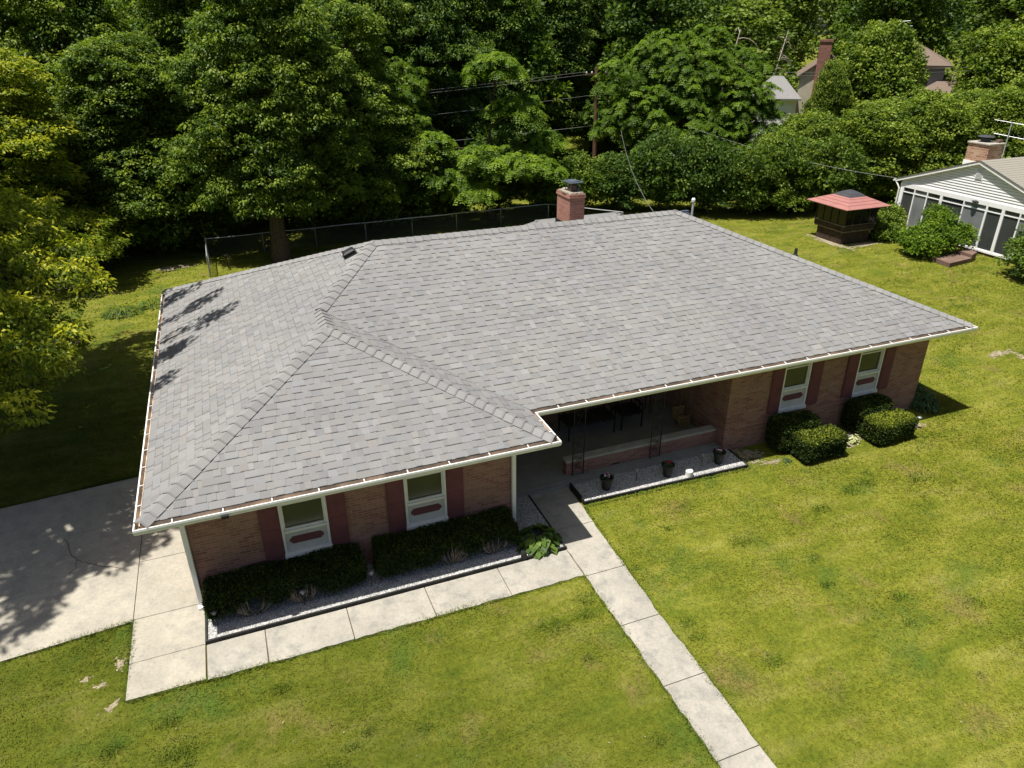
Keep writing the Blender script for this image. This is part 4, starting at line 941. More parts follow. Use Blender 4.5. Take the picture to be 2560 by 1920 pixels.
leafy('weed_plant', 'tiny weed at the edge of the lawn left of the clipped bushes', 'plant', 13.5, -.22, 0, .12, .10, 40, 'weedleaf', .06, .4, 6)
leafy('lily_clump', 'clump of long strap leaves in the lawn left of the roof', 'plant', -2.0, 16.4, 0, .75, .42, 200, 'hosta', .42, .08, 7, ysc=.5)
leafy('lily_clump', 'second clump of strap leaves, closer to the left gutter', 'plant', -1.05, 16.9, 0, .5, .38, 130, 'hosta', .38, .08, 8, ysc=.6)

# ================================================================= porch furniture
def settee(x, y, w_, d, label, name='metal_settee', cat='bench', back=True, rz=0):
    t = thing(name, label, cat, (x, y, .12), rz); hw, hd = w_ / 2, d / 2
    m = MB(); m.box(-hw, hw, -hd, hd, .40, .43)
    for i in range(int(w_ / .12)): m.box(-hw + .12 * i + .02, -hw + .12 * i + .09, -hd + .02, hd - .02, .43, .436)
    m.build('seat', 'black', t)
    for sx in (-1, 1):
        for sy in (-1, 1):
            m = MB(); m.tube([(sx * (hw - .02), sy * (hd - .02), 0), (sx * (hw - .02), sy * (hd - .02), .60 if sy < 0 else .85)], .020, 8); m.build('leg', 'black', t)
        m = MB(); m.tube([(sx * (hw - .02), -hd + .02, .60), (sx * (hw - .02), 0, .63), (sx * (hw - .02), hd - .02, .60)], .022, 8); m.build('armrest', 'black', t)
    m = MB(); m.tube([(-hw + .02, hd - .02, .85), (0, hd + .02, .92), (hw - .02, hd - .02, .85)], .018, 8)
    for i in range(1, int(w_ / .11)): m.tube([(-hw + .11 * i, hd - .02, .43), (-hw + .11 * i, hd - .01, .87)], .007, 5)
    m.build('backrest', 'black', t); return t
settee(9.62, 2.62, 1.30, .62, 'wide black metal settee in the dark porch behind the low brick wall')
settee(10.75, 2.62, .62, .60, 'single black metal chair in the dark porch right of the wide settee', 'metal_chair', 'chair')
t = thing('barrel_grill', 'dark covered grill against the back wall of the porch', 'grill', (11.45, 3.0, .12))
m = MB(); m.tube([(-.22, 0, .72), (.22, 0, .72)], .2, 16); m.build('body', 'black', t)
for sx in (-1, 1):
    m = MB(); m.tube([(sx * .16, -.12, 0), (sx * .16, -.1, .6)], .014, 6); m.build('leg', 'black', t)
    m = MB(); m.tube([(sx * .16, .12, 0), (sx * .16, .1, .6)], .014, 6); m.build('leg', 'black', t)
m = MB(); m.box(-.15, .15, -.235, -.215, .72, .74); m.build('handle', 'metalgrey', t)
t = thing('hanging_swing', 'small slatted wooden swing seat hanging on ropes at the right end of the porch', 'swing', (12.02, 2.05, .12))
m = MB(); m.box(-.17, .17, -.14, .14, .16, .185); m.build('seat', 'wood', t)
m = MB()
for i in range(6): m.box(-.165 + i * .058, -.135 + i * .058, -.15, -.135, .0 + .02, .30)
m.box(-.18, .18, -.155, -.14, .285, .315); m.build('front_slats', 'wood', t)
m = MB()
for i in range(6): m.box(-.165 + i * .058, -.135 + i * .058, .14, .155, .18, .42)
m.box(-.18, .18, .14, .16, .42, .45); m.build('backrest', 'wood', t)
for sx in (-1, 1):
    for sy in (-1, 1): m = MB(); m.tube([(sx * .17, sy * .14, .3), (sx * .02, 0, 2.24)], .006, 5); m.build('rope', 'rope', t)

# ================================================================= gazebo
t = thing('gazebo', 'square dark wooden gazebo with faded red roof and charcoal top on the far lawn', 'gazebo', (29.35, 14.75, 0), 0)
gx, gy = .92, .92
m = MB(); m.box(-gx + .12, gx - .12, -gy + .12, gy - .12, 0, .58)
for i in range(14):
    u = -gx + .12 + (2 * gx - .24) * (i + .5) / 14
    for sx in (-1, 1): m.box(sx * (gx - .115), sx * (gx - .10), u - .055, u + .055, .01, .57); m.box(u - .055, u + .055, sx * (gx - .115), sx * (gx - .10), .01, .57)
m.build('skirt', 'weathered', t)
m = MB(); m.box(-gx, gx, -gy, gy, .58, .64); m.build('floor', 'weathered2', t)
def side_boxes(fn):
    for sx in (-1, 1): fn('x', sx); fn('y', sx)
m = MB()
for i in range(16):
    u = -gx + .03 + (2 * gx - .06) * (i + .5) / 16
    for sx in (-1, 1): m.box(sx * gx - .012, sx * gx + .012, u - .045, u + .045, .64, .86); m.box(u - .045, u + .045, sx * gy - .012, sx * gy + .012, .64, .86)
m.build('parapet', 'weathered', t)
m = MB()
for sx in (-1, 1): m.box(sx * gx - .03, sx * gx + .03, -gy - .03, gy + .03, .86, .90); m.box(-gx - .03, gx + .03, sx * gy - .03, sx * gy + .03, .901, .925)
m.build('rail', 'weathered2', t)
for i in range(5):
    u = -gx + 2 * gx * i / 4
    for sx in (-1, 1):
        m = MB(); m.box(sx * gx - .02, sx * gx + .02, u - .02, u + .02, .64, 1.72); m.build('post', 'weathered', t)
        if 0 < i < 4: m = MB(); m.box(u - .02, u + .02, sx * gy - .02, sx * gy + .02, .64, 1.72); m.build('post', 'weathered', t)
m = MB()
for sx in (-1, 1): m.box(sx * (gx - .012) - .002, sx * (gx - .012) + .002, -gy, gy, .93, 1.70); m.box(-gx, gx, sx * (gy - .012) - .002, sx * (gy - .012) + .002, .93, 1.70)
m.build('insect_screen', 'screen', t)
def pyr(m, r0, z0, r1, z1):
    a = [(-r0, -r0, z0), (r0, -r0, z0), (r0, r0, z0), (-r0, r0, z0), (-r1, -r1, z1), (r1, -r1, z1), (r1, r1, z1), (-r1, r1, z1)]
    m.add(a, [(0, 1, 5, 4), (1, 2, 6, 5), (2, 3, 7, 6), (3, 0, 4, 7), (0, 3, 2, 1), (4, 5, 6, 7)])
m = MB(); pyr(m, 1.30, 1.72, 1.30, 1.745); pyr(m, 1.30, 1.746, .46, 2.10); rf = m.build('roof', 'pinkroof', t)
m = MB()
for f in (.3, .55, .8):
    q = 1.30 + (.46 - 1.30) * f; z = 1.746 + (2.10 - 1.746) * f
    for sx in (-1, 1): m.box(-q, q, sx * q - .008, sx * q + .008, z - .004, z + .007); m.box(sx * q - .008, sx * q + .008, -q, q, z - .004, z + .007)
m.build('roof_seam', 'seam', rf)
m = MB(); pyr(m, .52, 2.08, .36, 2.20); pyr(m, .36, 2.201, .12, 2.31); pyr(m, .12, 2.311, .01, 2.34); m.build('roof_cap', 'darkroof', t, bevel=.02)

# ================================================================= white neighbour house
NX = 33.17
nh = thing('white_house', 'white-sided house with a glazed porch and gable at the right edge of the photo', 'house', (NX, 11.5, 0))
def np_(m, name, mat, parent=None, **kw):
    o = m.build(name, mat, parent or nh, **kw)
    if parent is None: o.location = (-NX, -11.5, 0)
    return o
YL, YRr, YA, ZA, ZEv = 15.63, 7.35, 11.5, 3.84, 2.38
m = MB(); m.box(NX - .02, NX + 9, 7.7, 15.25, -.1, .12); np_(m, 'foundation', 'found')
m = MB(); m.box(NX - .06, NX + .10, 7.68, 15.28, .12, .20)
sill_n = np_(m, 'porch_sill', 'siding')
# gable siding, one lap per row
m = MB(); g = MB(); z = 2.30; lap = .115; k_ = (ZA - ZEv) / (YL - YA)
while z < ZA - .08:
    z1 = min(z + lap, ZA - .05); hw0 = (ZA - z) / k_ - .05; hw1 = (ZA - z1) / k_ - .05
    a0, a1 = min(YL - .3, YA + hw0), min(YL - .3, YA + hw1); b0, b1 = YA - hw0 if hw0 < 4.1 else 7.4, YA - hw1 if hw1 < 4.1 else 7.4
    m.add([(NX - .022, b0, z), (NX - .022, a0, z), (NX - .002, a1, z1), (NX - .002, b1, z1)], [(0, 1, 2, 3)])
    g.add([(NX - .022, b0, z), (NX - .022, a0, z), (NX + .012, a0, z - .004), (NX + .012, b0, z - .004)], [(3, 2, 1, 0)])
    g.add([(NX - .0232, b0, z), (NX - .0232, a0, z), (NX - .0222, a0, z + .016), (NX - .0222, b0, z + .016)], [(0, 1, 2, 3)])  # grey strip along each lap's lower edge, painted in as its shadow line
    z += lap
gab = np_(m, 'gable_siding', 'siding'); g.build('siding_lap_shadow', 'sidingshade', gab)
m = MB(); m.box(NX - .05, NX + .05, 7.5, 15.35, 2.09, 2.30); np_(m, 'header_beam', 'siding', bevel=.005)
m = MB()
for s, yo in ((1, YL), (-1, YRr)):
    pts = [(YA, ZA + .02), (yo, ZEv + (0 if s > 0 else 0) + .02)]
    (ya, za), (yb, zb) = pts; x0 = NX - .16
    m.add([(x0, ya, za), (x0, yb, zb), (x0, yb, zb - .11), (x0, ya, za - .11), (NX - .03, ya, za), (NX - .03, yb, zb), (NX - .03, yb, zb - .11), (NX - .03, ya, za - .11)],
          [(0, 1, 2, 3), (4, 7, 6, 5), (0, 4, 5, 1), (3, 2, 6, 7), (1, 5, 6, 2), (0, 3, 7, 4)])
np_(m, 'rake_board', 'siding')
m = MB()
for s, yo in ((1, YL), (-1, YRr)):
    m.add([(NX - .18, YA, ZA + .03), (NX + 9.5, YA, ZA + .03), (NX + 9.5, yo, ZEv + .03), (NX - .18, yo, ZEv + .03), (NX - .18, YA, ZA + .06), (NX + 9.5, YA, ZA + .06), (NX + 9.5, yo, ZEv + .06), (NX - .18, yo, ZEv + .06)],
          [(0, 3, 2, 1), (4, 5, 6, 7), (0, 4, 7, 3), (1, 2, 6, 5), (3, 7, 6, 2)])
nrf = np_(m, 'roof', 'tanroof')
m = MB(); nr = 26
for i in range(1, nr):
    f = i / nr; yy = YA - (YA - YRr) * f; zz = ZA + .06 - (ZA - ZEv) * f; m.quad((NX - .18, yy - .006, zz + .003), (NX + 9.5, yy - .006, zz + .003), (NX + 9.5, yy + .006, zz + .007), (NX - .18, yy + .006, zz + .007))
m.build('shingle_course', 'brownroof', nrf)
m = MB()
for s, yo in ((1, YL), (-1, YRr)):
    m.add([(NX - .185, YA, ZA + .065), (NX - .11, YA, ZA + .065), (NX - .11, yo, ZEv + .065), (NX - .185, yo, ZEv + .065)], [(0, 1, 2, 3)])
m.build('dark_roof_edge', 'darkroof', nrf)
m = MB(); m.tube([(NX - .2, YL + .06, 2.36), (NX + 9.4, YL + .06, 2.36)], .05, 8); np_(m, 'gutter', 'white')
m = MB(); m.tube([(NX - .12, 15.62, 2.33), (NX - .12, 15.45, 2.15), (NX - .10, 15.36, 2.0), (NX - .10, 15.36, .15)], .036, 8); np_(m, 'downspout', 'white')
# gable vent
m = MB(); m.box(NX - .035, NX - .02, 11.26, 11.62, 3.08, 3.56)
gv = np_(m, 'gable_vent', 'siding')
m = MB()
for i in range(8): m.box(NX - .045, NX - .036, 11.29, 11.59, 3.11 + i * .055, 3.135 + i * .055)
m.build('louvre', 'sidingshade', gv)
# mullions, transom and glass panels
mull = [(15.22, .10), (14.48, .03), (13.75, .03), (12.99, .07), (11.8, .03), (10.66, .045), (9.89, .07), (9.12, .03), (8.4, .03), (7.72, .08)]
for yv, hw in mull:
    m = MB(); m.box(NX - .05, NX + .05, yv - hw, yv + hw, .20, 2.09); np_(m, 'porch_post', 'siding', bevel=.004)
m = MB()
for (a, ha), (b, hb) in zip(mull, mull[1:]): m.box(NX - .035, NX + .03, b + hb, a - ha, 1.86, 1.90); m.box(NX - .035, NX + .03, b + hb, a - ha, .20, .24)
np_(m, 'transom', 'siding')
cols = ['glassdark', 'glassgrey', 'glassdark', 'glassdark', 'glassgrey', 'glassdark', 'glassdark', 'glassgrey', 'glassdark']
for ((a, ha), (b, hb)), cc in zip(zip(mull, mull[1:]), cols):
    m = MB(); m.box(NX + .0, NX + .012, b + hb, a - ha, .24, 1.86); m.box(NX + .0, NX + .012, b + hb, a - ha, 1.90, 2.09); np_(m, 'glass_panel', cc)
m = MB(); m.box(NX + .3, NX + 9, 7.75, 15.2, .12, 2.3); np_(m, 'wall', 'interior')
# brick neighbour wall on back side and chimney
m = MB(); m.box(34.25, 35.15, 12.15, 13.2, 3.0, 4.36); nch = np_(m, 'chimney', 'brick_n')
m = MB(); m.box(34.2, 35.2, 12.1, 13.25, 4.36, 4.44); m.build('crown', 'stone', nch, bevel=.02)
m = MB(); m.lathe(34.7, 12.75, [(.001, 4.44), (.2, 4.44), (.2, 4.60), (.001, 4.60)], 14); m.lathe(34.7, 12.75, [(.001, 4.66), (.36, 4.66), (.30, 4.70), (.001, 4.74)], 18)
m.tube([(34.6, 12.75, 4.58), (34.6, 12.75, 4.68)], .02, 5); m.tube([(34.8, 12.75, 4.58), (34.8, 12.75, 4.68)], .02, 5); m.build('chimney_cap', 'darkroof', nch)
m = MB(); m.box(34.85, 35.1, 12.2, 12.4, 4.44, 4.56); m.build('clay_flue', 'brownstep', nch)
m = MB(); m.box(34.22, 35.18, 12.12, 13.23, 3.1, 3.62); m.build('flashing', 'siding', nch)
m = MB(); m.lathe(NX - .08, 11.25, [(.001, 2.12), (.09, 2.14), (.16, 2.2), (.001, 2.24)], 10); np_(m, 'porch_lamp', 'darkroof')
# antenna on the neighbour house
t = thing('tv_antenna', 'thin metal television antenna right of the rough brick chimney', 'antenna', (37.0, 13.4, 3.2))
m = MB(); m.tube([(0, 0, 0), (0, 0, 1.9)], .025, 6); m.build('mast', 'tanpipe', t)
for k2, (z, L_) in enumerate(((1.85, 1.5), (1.25, 1.2))):
    m = MB(); m.tube([(-.2, L_ / 2, z + .1), (.3, -L_ / 2, z - .05)], .010, 5)
    for i in range(7):
        f = i / 6; c_ = Vector((-.2, L_ / 2, z + .1)).lerp(Vector((.3, -L_ / 2, z - .05)), f); q = .5 - .2 * f; m.tube([c_ + Vector((-q * .6, -q * .3, .12)), c_ + Vector((q * .6, q * .3, -.12))], .006, 4)
    m.build('aerial_elements', 'tanpipe', t)
# things seen through or beside the porch
t = thing('garden_step', 'low reddish garden step in front of the glazed porch of the white house', 'step', (31.3, 10.0, 0))
m = MB(); m.prism([(-1.05, .45), (-1.15, -.55), (.35, -.35), (.45, .45)], 0, .20); m.build('tread', 'brownstep', t, bevel=.01)
m = MB(); m.prism([(.4, .5), (.35, -.35), (.95, -.1), (1.0, .6)], 0, .34); m.build('upper_tread', 'brownstep', t, bevel=.01)
sh = [(31.0, 11.2, .7, .85, .8, .6), (30.5, 11.5, .6, .6, .6, .45), (31.6, 11.5, 1.0, .65, .65, .65), (31.9, 12.0, 1.5, .3, .3, .35), (32.1, 10.9, .7, .55, .5, .5), (30.3, 11.0, .5, .6, .6, .4)]
def world_shrub(name, label, mat, x, y, lobes, h, **kw):
    t = thing(name, label, 'bush', (x, y, 0)); lb = [(a - x, b - y, c_, d, e, f) for a, b, c_, d, e, f in lobes]
    limb_mesh(int(x * 3), h, .05, lb).build('stems', 'bark', t); v, f, q = foliage(int(x * 7 + y), lb, **kw); npmesh('foliage', v, f, q, mat, t); return t
world_shrub('large_shrub', 'big loose bright green shrub in front of the glazed porch', 'locust', 31.1, 11.5, sh, 2, nclump=420, per=44, rc=(.15, .3), L=(.08, .14), asp=.55, droop=.2, tipy=.6, zmin=-.6)
sh2 = [(31.5, 14.2, .55, .6, .6, .45), (31.0, 13.9, .35, .5, .5, .35), (32.0, 14.5, .9, .4, .4, .45), (31.0, 14.6, .6, .4, .4, .4)]
world_shrub('large_shrub', 'green shrub between the gazebo and the corner of the white house', 'bushy', 31.5, 14.4, sh2, 1.6, nclump=240, per=44, rc=(.15, .3), L=(.08, .14), asp=.55, droop=.2, tipy=.5, zmin=-.6)
sh3 = [(32.0, 7.2, .9, .9, .9, .8), (31.6, 6.6, .7, .8, .7, .6), (32.4, 7.6, 1.4, .6, .6, .5)]
world_shrub('large_shrub', 'dense rounded shrub cut off by the right edge of the photo', 'dark', 32.0, 7.1, sh3, 1.6, nclump=260, per=44, rc=(.15, .3), L=(.08, .14), asp=.55, droop=.2, tipy=.8, zmin=-.7)

# ================================================================= chain-link fence, pole, lines
fe = thing('chain_link_fence', 'grey chain-link fence along the back of the lawn behind the house', 'fence', (1.0, 22.8, 0))
FY = lambda x: 22.8 + (x - 1.0) * .035
FH = .86
def fpart(m, name, mat): o = m.build(name, mat, fe); o.location = (-1.0, -22.8, 0); return o
for x in (1.0, 3.4, 5.75, 8.1, 10.4, 12.7, 15.1, 17.8):
    m = MB(); m.tube([(x, FY(x), 0), (x, FY(x), FH + (.08 if x < 1.5 else 0))], .035 if x < 1.5 or x > 17 else .024, 8); fpart(m, 'post', 'metalgrey')
m = MB(); m.tube([(x, FY(x), FH + .01 * math.sin(x * 2)) for x in np.linspace(1, 17.8, 22)], .022, 7); fpart(m, 'top_rail', 'tanpipe')
m = MB(); m.tube([(1.0, 22.8, FH), (1.02, 19.9, FH)], .022, 7); m.tube([(17.8, FY(17.8), FH), (20.5, 20.3, FH)], .022, 7); fpart(m, 'top_rail', 'tanpipe')
for x, y in ((1.02, 19.9), (20.5, 20.3)): m = MB(); m.tube([(x, y, 0), (x, y, FH)], .03, 8); fpart(m, 'post', 'metalgrey')
m = MB()
def mesh_run(P, Q):
    P = Vector(P); Q = Vector(Q); L_ = (Q - P).length; u = (Q - P) / L_; s = -FH
    while s < L_:
        for sg in (0, 1):
            a0, a1 = max(0, s), min(L_, s + FH); 
            if a1 - a0 < .02: continue
            z0, z1 = (a0 - s), (a1 - s)
            if sg: z0, z1 = FH - z0, FH - z1
            p = P + u * a0; q = P + u * a1; p.z = z0; q.z = z1; m.tube([p, q], .0035, 3, cap=False)
        s += .085
mesh_run((1, 22.8, 0), (17.8, FY(17.8), 0)); mesh_run((1.0, 22.8, 0), (1.02, 19.9, 0))
fpart(m, 'chain_link_mesh', 'metalgrey')
w = MB(); w.tube([(0, 0, 0), (0, 0, .62)], .028, 6); w.box(-.1, .1, -.03, .03, .5, .56)
t = thing('garden_stake', 'short post in the lawn just right of the fence corner', 'post', (1.75, 20.9, 0)); w.build('stake', 'weathered', t)

PX, PY = 23.85, 29.96
t = thing('utility_pole', 'tall brown wooden utility pole behind the peak of the roof', 'utility pole', (PX, PY, 0))
m = MB(); m.tube([(0, 0, 0), (-.05, 0, 3.5), (-.15, 0, 7.0)], [.15, .135, .11], 12); m.build('pole', 'woodpole', t)
m = MB(); m.box(-.85, .55, -.05, .05, 6.55, 6.66); m.build('crossarm', 'woodpole', t)
for ix in (-.8, -.45, .45):
    m = MB(); m.lathe(ix, 0, [(.001, 6.66), (.03, 6.66), (.05, 6.72), (.03, 6.78), (.001, 6.79)], 8); m.build('insulator', 'ceramic', t)
def line(p, q, sag, label, r_=.007):
    p = Vector(p); q = Vector(q); pts = []
    for i in range(25):
        f = i / 24; c_ = p.lerp(q, f); c_.z -= sag * 4 * f * (1 - f); pts.append(c_ - p)
    t = thing('power_line', label, 'cable', p, group='overhead lines at the utility pole'); m = MB(); m.tube(pts, r_, 4, cap=False); m.build('cable', 'wire', t)
line((PX - .8, PY, 6.78), (-8.0, 25.4, 5.6), .25, 'topmost overhead line running left from the utility pole')
line((PX - .45, PY, 6.66), (-8.0, 25.0, 5.5), .25, 'second overhead line from the top, running left from the utility pole')
line((PX - .2, PY, 5.5), (-8.0, 24.9, 4.6), .25, 'third overhead line from the top, left of the utility pole')
line((PX - .2, PY, 3.75), (-8.0, 23.7, 3.9), .2, 'lowest and thickest overhead line left of the utility pole', .011)
line((PX + .45, PY, 6.72), (60, 27.5, 6.7), .3, 'upper overhead line running right from the utility pole to the brown-roofed house')
line((PX + .1, PY, 6.55), (60, 26.9, 6.5), .3, 'second overhead line running right from the utility pole')
line((PX - .1, PY, 3.7), (58, 27.6, 5.0), .3, 'low overhead line passing in front of the grey-roofed garage')
line((23.0, 25.4, 4.0), (13.2, 5.9, 4.55), .45, 'slack service cable hanging from the feathery tree down to the roof', .010)
line((26.5, 24.0, 4.2), (33.1, 15.5, 2.45), .3, 'thin cable running down to the corner of the white house', .006)

# ================================================================= far houses
def far_house(name, label, x, y, rz, parts):
    t = thing(name, label, 'house', (x, y, 0), rz); hold = {}
    for nm, mat, fn, par in parts:
        m = MB(); fn(m); hold[nm] = m.build(nm, mat, hold.get(par, t))
    return t
def hiproof(m, x0, x1, y0, y1, z0, z1, inx, iny):
    a = [(x0, y0, z0), (x1, y0, z0), (x1, y1, z0), (x0, y1, z0), (x0 + inx, y0 + iny, z1), (x1 - inx, y0 + iny, z1), (x1 - inx, y1 - iny, z1), (x0 + inx, y1 - iny, z1)]
    m.add(a, [(0, 3, 2, 1), (0, 1, 5, 4), (1, 2, 6, 5), (2, 3, 7, 6), (3, 0, 4, 7), (4, 5, 6, 7)])
far_house('garage', 'white garage with a pale grey pointed roof among the trees, right of the feathery tree', 38.6, 33.7, -.55, [
    ('wall', 'siding', lambda m: m.box(.25, 2.75, .2, 3.4, 0, 4.45), None),
    ('roof', 'greyroof', lambda m: hiproof(m, -.05, 3.0, -.1, 3.7, 4.47, 5.85, 1.2, 1.5), None),
    ('fascia', 'white', lambda m: m.box(-.03, 2.98, -.08, 3.68, 4.37, 4.465), None),
    ('garage_door', 'siding', lambda m: m.box(.7, 2.2, .16, .195, 2.2, 3.7), None),
    ('door_window', 'glassdark', lambda m: [m.box(.82 + .34 * i, 1.1 + .34 * i, .14, .158, 3.3, 3.55) for i in range(4)], 'garage_door'),
    ('side_window', 'glassdark', lambda m: m.box(.23, .248, .9, 1.6, 2.8, 3.5), None)])
far_house('tan_sided_house', 'narrow cream-sided gable end with a brick chimney between two trees', 41.94, 33.5, -.72, [
    ('wall', 'tansiding', lambda m: m.add([(0, 0, 0), (3.6, 0, 0), (3.6, 0, 5.9), (1.8, 0, 7.2), (0, 0, 5.9), (0, 6, 0), (3.6, 6, 0), (3.6, 6, 5.9), (1.8, 6, 7.2), (0, 6, 5.9)], [(0, 1, 2, 3, 4), (5, 9, 8, 7, 6), (0, 4, 9, 5), (1, 6, 7, 2)]), None),
    ('roof', 'brownroof', lambda m: [m.add([(-.25, -.2, 5.76), (1.8, -.2, 7.24), (1.8, 6.2, 7.24), (-.25, 6.2, 5.76), (-.25, -.2, 5.84), (1.8, -.2, 7.32), (1.8, 6.2, 7.32), (-.25, 6.2, 5.84)], [(0, 1, 2, 3), (4, 7, 6, 5), (0, 4, 5, 1), (0, 3, 7, 4)]), m.add([(3.85, -.2, 5.76), (1.8, -.2, 7.24), (1.8, 6.2, 7.24), (3.85, 6.2, 5.76), (3.85, -.2, 5.84), (1.8, -.2, 7.32), (1.8, 6.2, 7.32), (3.85, 6.2, 5.84)], [(0, 3, 2, 1), (4, 5, 6, 7), (0, 1, 5, 4), (0, 4, 7, 3)])], None),
    ('chimney', 'brick_far', lambda m: [m.box(.95, 1.75, -.35, .25, 0, 8.1), m.box(.90, 1.80, -.4, .3, 8.1, 8.25)], None),
    ('window', 'glassdark', lambda m: m.box(2.2, 2.9, -.02, -.005, 4.6, 5.6), None)])
far_house('brown_roofed_house', 'grey house with brown hip roof and brick chimney beyond the trees, upper right', 48.3, 34.5, -.86, [
    ('wall', 'greysiding', lambda m: m.box(.3, 5.7, .3, 6, 0, 6.45), None),
    ('roof', 'brownroof', lambda m: hiproof(m, -.1, 6.1, -.1, 6.4, 6.48, 8.1, 2.9, 2.9), None),
    ('fascia', 'brownroof', lambda m: m.box(-.08, 6.08, -.08, 6.38, 6.36, 6.475), None),
    ('window', 'glassdark', lambda m: m.box(4.2, 4.75, .27, .295, 4.9, 5.9), None),
    ('chimney', 'brick_far', lambda m: [m.box(1.9, 2.75, 2.3, 3.1, 6.6, 8.7), m.box(1.85, 2.8, 2.25, 3.15, 8.7, 8.85)], None),
    ('chimney_aerial', 'tanpipe', lambda m: [m.tube([(2.3, 2.7, 8.85), (2.3, 2.7, 9.4)], .02, 4), m.tube([(1.8, 2.6, 9.0), (2.9, 2.8, 9.05)], .018, 4), m.tube([(2.0, 2.7, 9.35), (2.7, 2.7, 9.4)], .015, 4)], None),
    ('lower_roof', 'brownroof', lambda m: hiproof(m, 4.3, 9.0, -1.6, 5.2, 4.75, 6.0, 1.9, 3.2), None),
    ('lower_wall', 'greysiding', lambda m: m.box(5.72, 8.7, -1.3, 5.0, 0, 4.74), None)])

# ================================================================= grass blades
def in_poly(px, py, poly):
    c_ = np.zeros(len(px), bool); n = len(poly)
    for i in range(n):
        x1, y1 = poly[i]; x2, y2 = poly[(i + 1) % n]; m = ((y1 > py) != (y2 > py)); c_ ^= m & (px < (x2 - x1) * (py - y1) / (y2 - y1 + 1e-12) + x1)
    return c_
ex = [[(-18, dl(-18, -.2)), (-.6, -.2), (-.57, -1.99), (.59, -2.0), (.59, -2.03), (7.27, -2.03), (7.27, -12), (7.9, -12), (7.98, -6.2), (8.02, -4), (8.1, -2), (8.22, .0), (8.24, -.10), (12.49, -.12), (12.49, .7), (18.45, .7), (18.45, 10), (.56, 10), (.56, 4.75), (-.5, 4.75), (-18, dl(-18, 4.75))]]
ex += [blob(x, y, rx * .4, ry * .35, ro, seed=i) for i, (x, y, rx, ry, ro) in enumerate(bare)]
ex += [[(12.5, .25), (14, .1), (18.4, .0), (18.4, .8), (12.5, .8)]]
r = np.random.RandomState(9); PXs = []; PYs = []
for x0, x1, y0, y1, dens in ((-6, 20, -8, 1, 1500), (-6, .6, 1, 14, 420), (18.4, 33, -3, 10, 520), (-8, 3, 14, 23, 320), (3, 34, 10, 24, 300), (20, 30, -6, -3, 520)):
    n = int((x1 - x0) * (y1 - y0) * dens); PXs.append(r.uniform(x0, x1, n)); PYs.append(r.uniform(y0, y1, n))
px, py = np.concatenate(PXs), np.concatenate(PYs); keep = np.ones(len(px), bool)
jx, jy = px + r.normal(0, .018, len(px)), py + r.normal(0, .018, len(px))
for p in ex: keep &= ~in_poly(jx, jy, p)
# only what the camera (and a step aside) can see
R_ = np.array(cam.matrix_basis.to_euler().to_matrix() if False else cam.rotation_euler.to_matrix()); d = np.stack([px, py, np.zeros_like(px)], 1) - np.array(cam.location); q = d @ R_
keep &= (np.abs(q[:, 0] / -q[:, 2]) < .86) & (q[:, 1] / -q[:, 2] > -.72); px, py, q = px[keep], py[keep], q[keep]
keep0 = len(px)
ed = [[(-12, dl(-12, -.2)), (-.6, -.2)], [(-.585, -.2), (-.565, -2.0), (.59, -2.02)], [(.59, -2.04), (7.25, -2.04), (7.25, -8)], [(8.23, -.10), (8.10, -2.07), (8.02, -3.42), (8.02, -4.79), (7.98, -6.18), (7.9, -8)], [(8.25, -.09), (12.5, -.15), (12.5, .6)], [(-12, dl(-12, 4.78)), (-.6, 4.78)]]
ex_, ey_ = [], []
for pl_ in ed:
    for (x0, y0), (x1, y1) in zip(pl_, pl_[1:]):
        L_ = math.hypot(x1 - x0, y1 - y0); m_ = int(L_ * 420); t_ = r.uniform(0, 1, m_); cl_ = .012 + .016 * np.abs(np.sin(t_ * L_ * 5.1) + np.sin(t_ * L_ * 13.7)) ; o_ = r.normal(0, 1, m_) * cl_
        ex_.append(x0 + (x1 - x0) * t_ - (y1 - y0) / L_ * o_); ey_.append(y0 + (y1 - y0) * t_ + (x1 - x0) / L_ * o_)
tuft = [(8.42, -3.75, .22), (8.35, -4.1, .15), (10.6, -2.3, .25), (11.6, -3.2, .2), (7.0, -2.6, .25), (6.2, -3.0, .3), (9.2, -5.0, .2), (12.9, -2.0, .22), (2.2, -4.4, .3), (.2, -3.2, .3)] + [(r.uniform(8.6, 22), r.uniform(-6.5, -.8), r.uniform(.08, .26)) for _ in range(16)] + [(r.uniform(-3, 7), r.uniform(-6, -2.6), r.uniform(.08, .22)) for _ in range(14)]
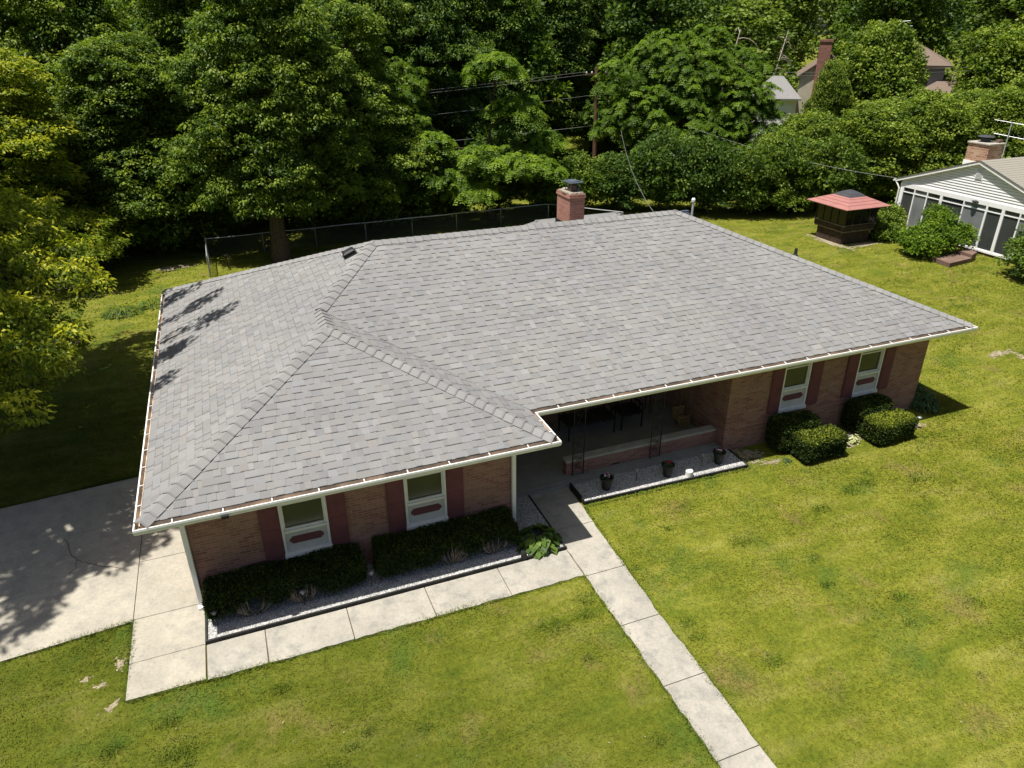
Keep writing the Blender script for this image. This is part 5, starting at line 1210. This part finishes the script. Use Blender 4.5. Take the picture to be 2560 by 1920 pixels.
for x_, y_, q_ in tuft:
    m_ = int(2600 * q_ * q_ * 3) + 30; ex_.append(r.normal(x_, q_ * .55, m_)); ey_.append(r.normal(y_, q_ * .4, m_))
ex_, ey_ = np.concatenate(ex_), np.concatenate(ey_); px, py = np.r_[px, ex_], np.r_[py, ey_]
d = np.stack([px, py, np.zeros_like(px)], 1) - np.array(cam.location); q = d @ R_
n = len(px); dist = np.linalg.norm(q, axis=1); w_ = .0075 * np.clip(dist / 14, .9, 2.2); h_ = r.uniform(.014, .038, n) * (1 + .35 * np.sin(px * 1.7) * np.sin(py * 2.3)); a = r.uniform(0, 6.28, n); b = r.uniform(0, 6.28, n); le = h_ * r.uniform(.8, 2.2, n)
P0 = np.stack([px + np.cos(a) * w_, py + np.sin(a) * w_, np.zeros(n)], 1); P1_ = np.stack([px - np.cos(a) * w_, py - np.sin(a) * w_, np.zeros(n)], 1); P2_ = np.stack([px + np.cos(b) * le, py + np.sin(b) * le, h_], 1)
V = np.stack([P0, P1_, P2_], 1).reshape(-1, 3); F = np.arange(n * 3).reshape(-1, 3); P2_[keep0:, 2] *= 1.7; V = np.stack([P0, P1_, P2_], 1).reshape(-1, 3); g = r.uniform(.80, 1.38, n); g[keep0:] *= 1.0; T = np.stack([g * r.uniform(.92, 1.15, n), g, g * .9], 1); T[keep0:, 0] *= .82
npmesh('grass', V, F, T, 'blade', kind='stuff')
print('grass blades', n)

# a few fallen leaves on the lawn
r = random.Random(3); mb = MB()
for i in range(90):
    x, y = r.uniform(8.6, 24), r.uniform(-7, -.4)
    if i % 4 == 0: x, y = r.uniform(0, 7), r.uniform(-6, -2.2)
    a, q, z = r.uniform(0, 6.28), r.uniform(.008, .018), .03; g = r.uniform(.2, .5)
    mb.add([(x + q * math.cos(a), y + q * math.sin(a), z), (x + q * .5 * math.cos(a + 1.5), y + q * .5 * math.sin(a + 1.5), z + .01), (x - q * math.cos(a), y - q * math.sin(a), z), (x - q * .5 * math.cos(a + 1.5), y - q * .5 * math.sin(a + 1.5), z + .012)], [(0, 1, 2, 3)], (g, g * .9, g * .7))
mb.build('fallen_leaves', 'stones', kind='stuff')
